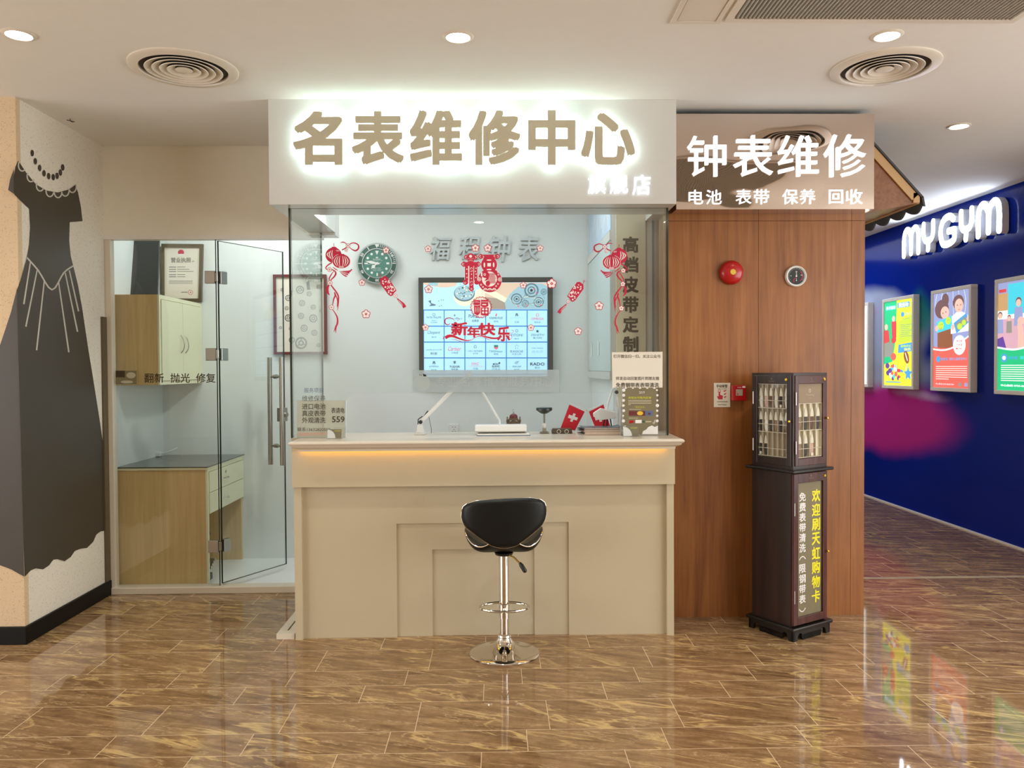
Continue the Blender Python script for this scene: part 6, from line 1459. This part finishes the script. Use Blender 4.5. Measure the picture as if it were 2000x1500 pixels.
def poster(y1, label, art):
    y0, z0, z1, D = y1-.65, 1.255, 2.215, .065
    t = thing('poster_lightbox', label, 'light box', (GX, (y0+y1)/2, z0), group='lit posters on the blue wall')
    X_ = GX-D; fw_ = .035
    m = MB().box(X_, GX-.001, y0, y1, z0, z0+fw_).box(X_, GX-.001, y0, y1, z1-fw_, z1).box(X_, GX-.001, y0, y0+fw_, z0+fw_, z1-fw_).box(X_, GX-.001, y1-fw_, y1, z0+fw_, z1-fw_)
    m.build('frame', 'grey_frame', t, bevel=0.004)
    MB().box(X_+.012, GX-.002, y0+fw_, y1-fw_, z0+fw_, z1-fw_).build('poster', art[0], t)
    W_, H_ = .65-2*fw_, z1-z0-2*fw_
    q = Flat(lambda u, v, w=0.0: Vector((X_+.012-w, y1-fw_-u*W_, z1-fw_-v*H_)), .0006)   # u 0..1 from the far edge, v 0..1 downward
    if art[1]: art[1](q); q.mb.build('artwork', PM, t)
def kid(q, x, y, s, shirt, arms=True):
    q.disc(x, y-.055*s, .030*s*1.5, .030*s, 7, 2).disc(x, y-.048*s, .026*s*1.5, .024*s, 6, 3).poly([(x-.06*s, y-.02*s), (x+.06*s, y-.02*s), (x+.07*s, y+.10*s), (x-.07*s, y+.10*s)], shirt, 2)
    if arms: q.stroke([(x-.055*s, y-.01*s), (x-.08*s, y-.07*s), (x-.075*s, y-.13*s)], [.03*s, .025*s], 6, 1).stroke([(x+.055*s, y-.01*s), (x+.08*s, y-.07*s), (x+.075*s, y-.13*s)], [.03*s, .025*s], 6, 1)
def art_yellow(q):
    q.poly([(0, 0), (.45, 0), (.42, .45), (.3, .72), (0, .75)], 2).poly([(.5, .25), (1, .18), (1, .48), (.5, .5)], 13).rect(.05, .05, .42, .10, 10, 1).rect(.48, .03, .90, .09, 4, 1)
    q.text('亲子运动', (.07, .055, .40, .095), 16, 3, .02); q.text('我运动', (.52, .035, .86, .085), 16, 3, .02)
    q.disc(.66, .17, .06, .03, 4, 2).text('美吉姆', (.75, .155, .93, .185), 4, 3).rect(.62, .22, .92, .225, 9, 2)
    for k in range(7): q.rect(.58, .29+k*.022, .97-.05*(k % 3), .296+k*.022, 9, 2)
    q.disc(.07, .30, .06, .035, 6, 2).poly([(.0, .34), (.16, .34), (.20, .48), (.0, .50)], 8, 2).poly([(.0, .50), (.36, .48), (.30, .66), (.0, .66)], 9, 1).disc(.34, .21, .055, .035, 6, 2).poly([(.26, .24), (.44, .24), (.44, .44), (.28, .42)], 8, 1).disc(.35, .46, .09, .04, 8, 3).disc(.34, .66, .10, .045, 3, 3)
    q.poly([(.52, .52), (1, .50), (1, .60), (.50, .62)], 4, 2).text('健康成长', (.60, .525, .95, .555), 13, 3, .02).text('快乐', (.72, .562, .95, .595), 1, 4, .02)
    q.disc(.80, .67, .10, .065, 15, 3, 24, .5).stroke([(.76, .62), (.84, .71)], .02, 16, 4, 1).stroke([(.86, .72), (.74, .84)], .012, 0, 2, 1)
    rr = random.Random(6)
    for k in range(26): q.disc(.06+.62*rr.random(), .76+.16*rr.random(), .03+.05*rr.random(), .015+.022*rr.random(), rr.choice((8, 4, 12, 3, 16, 10, 1)), 3)
    q.poly([(.86+(.15 if k % 2 == 0 else .07)*math.sin(k*PI/5), .86-(.085 if k % 2 == 0 else .04)*math.cos(k*PI/5)) for k in range(10)], 4, 4).rect(.05, .955, .6, .967, 4, 3)
def art_coral(q):
    q.rect(0, 0, 1, .60, 5); q.poly([(0, .60)]+[(k/12, .56+.04*math.sin(PI*k/12)*1.0-.09*(k/12)**2) for k in range(13)]+[(1, 1.0), (0, 1.0)], 3, 2)
    q.stroke([(0, .59), (.3, .605), (.6, .575), (1, .47)], .016, 16, 3)
    for k in range(6): q.stroke([(.1+.15*k, 0), (.05+.17*k, .12), (.12+.15*k, .25)], .008, 0, 1)
    q.disc(.24, .17, .20, .10, 7, 2).disc(.34, .08, .10, .07, 7, 2).disc(.33, .21, .12, .065, 6, 3).disc(.36, .205, .012, .008, 7, 4, 10).disc(.28, .215, .012, .008, 7, 4, 10).poly([(.12, .30), (.52, .28), (.56, .60), (.12, .60)], 15, 1)
    q.disc(.70, .12, .15, .075, 7, 2).disc(.72, .155, .115, .07, 6, 3).disc(.68, .15, .012, .007, 7, 4, 10).disc(.77, .15, .012, .007, 7, 4, 10).rect(.70, .195, .75, .20, 8, 4).poly([(.50, .27), (.66, .22), (.80, .22), (.95, .26), (1, .42), (.50, .44)], 0, 2)
    q.poly([(.10, .30), (.52, .25), (.55, .38), (.12, .42)], 10, 4).disc(.22, .345, .085, .045, 13, 5).disc(.43, .30, .075, .04, 13, 5).ring(.22, .35, .03, .04, 9, 6, 12, .3, 2.8).disc(.20, .335, .008, .006, 7, 6, 8).disc(.25, .33, .008, .006, 7, 6, 8).disc(.41, .295, .008, .006, 7, 6, 8).disc(.45, .292, .008, .006, 7, 6, 8)
    q.poly([(.58, .33), (.92, .24), (1, .33), (.66, .44)], 4, 4).poly([(.64, .34), (.90, .275), (.95, .325), (.69, .41)], 9, 5).disc(.75, .37, .07, .032, 13, 6).disc(.86, .335, .055, .028, 13, 6).disc(.56, .37, .05, .03, 6, 5).disc(.97, .30, .04, .03, 6, 5).disc(.10, .37, .05, .03, 6, 5)
    q.disc(.74, .56, .165, .10, 16, 5).text('美吉姆', (.66, .505, .82, .53), 8, 6, .01).text('艺术课', (.66, .545, .82, .57), 8, 6, .01).text('My Art', (.65, .585, .83, .61), 8, 6, .02)
    q.disc(.15, .70, .06, .032, 4, 4).text('美吉姆', (.23, .685, .42, .715), 4, 4, .02).text('国际儿童教育中心', (.47, .685, .95, .715), 5, 4, .02)
    for k in range(7): q.rect(.08, .775+k*.022, (.95 if k < 6 else .45), .781+k*.022, 0, 4)
    q.text('中心热线 0755-86251966', (.08, .955, .60, .972), 16, 4).rect(.72, .945, .80, .98, 9, 4).rect(.88, .945, .96, .98, 5, 4)
def art_green(q):
    q.rect(0, 0, 1, .64, 11).rect(0, 0, 1, .10, 5, 1).rect(0, .26, 1, .34, 0, 1).rect(0, .34, 1, .64, 14, 1).rect(.22, .02, .60, .30, 10, 2).rect(.02, .06, .18, .09, 8, 2)
    kid(q, .45, .27, 1.4, 5); kid(q, .72, .27, 1.2, 5); kid(q, .25, .38, .9, 9, False); kid(q, .90, .36, 1.0, 16, False); kid(q, .05, .36, 1.1, 5, False); kid(q, .93, .50, 1.1, 8, False)
    q.stroke([(.50, .64), (.50, .48), (.47, .38)], [.13, .09], 6, 4).disc(.50, .37, .07, .04, 6, 4).poly([(0, .52), (.12, .50), (.2, .62), (0, .64)], 12, 4)
    q.poly([(0, .60)]+[(k/12, .60+.03*math.sin(PI*k/12)-.03*(k/12)) for k in range(13)]+[(1, 1), (0, 1)], 2, 5).stroke([(0, .60), (.35, .625), (.7, .60), (1, .57)], .016, 16, 6)
    q.disc(1.0, .54, .14, .09, 16, 6) if False else None
    q.disc(.15, .70, .07, .04, 4, 6).disc(.15, .70, .04, .02, 0, 7).text('美吉姆', (.25, .685, .45, .715), 4, 7, .02).text('国际儿童教育', (.50, .685, .95, .715), 10, 7, .02)
    for k in range(8): q.rect(.08, .765+k*.020, (.97 if k < 7 else .6), .773+k*.020, 0, 6)
    q.text('中心热线 0755-86251966', (.08, .945, .80, .965), 16, 7, .02)
poster(9.53, 'lit poster partly hidden behind the oak pillar edge', ('po_pale', None))
poster(8.56, 'lit yellow poster with a brown football on the blue wall', ('po_yellow', art_yellow))
poster(7.595, 'lit coral poster of two children holding drawings on the blue wall', ('po_coral', art_coral))
poster(6.615, 'lit green poster of children with raised arms at the picture edge', ('po_green', art_green))
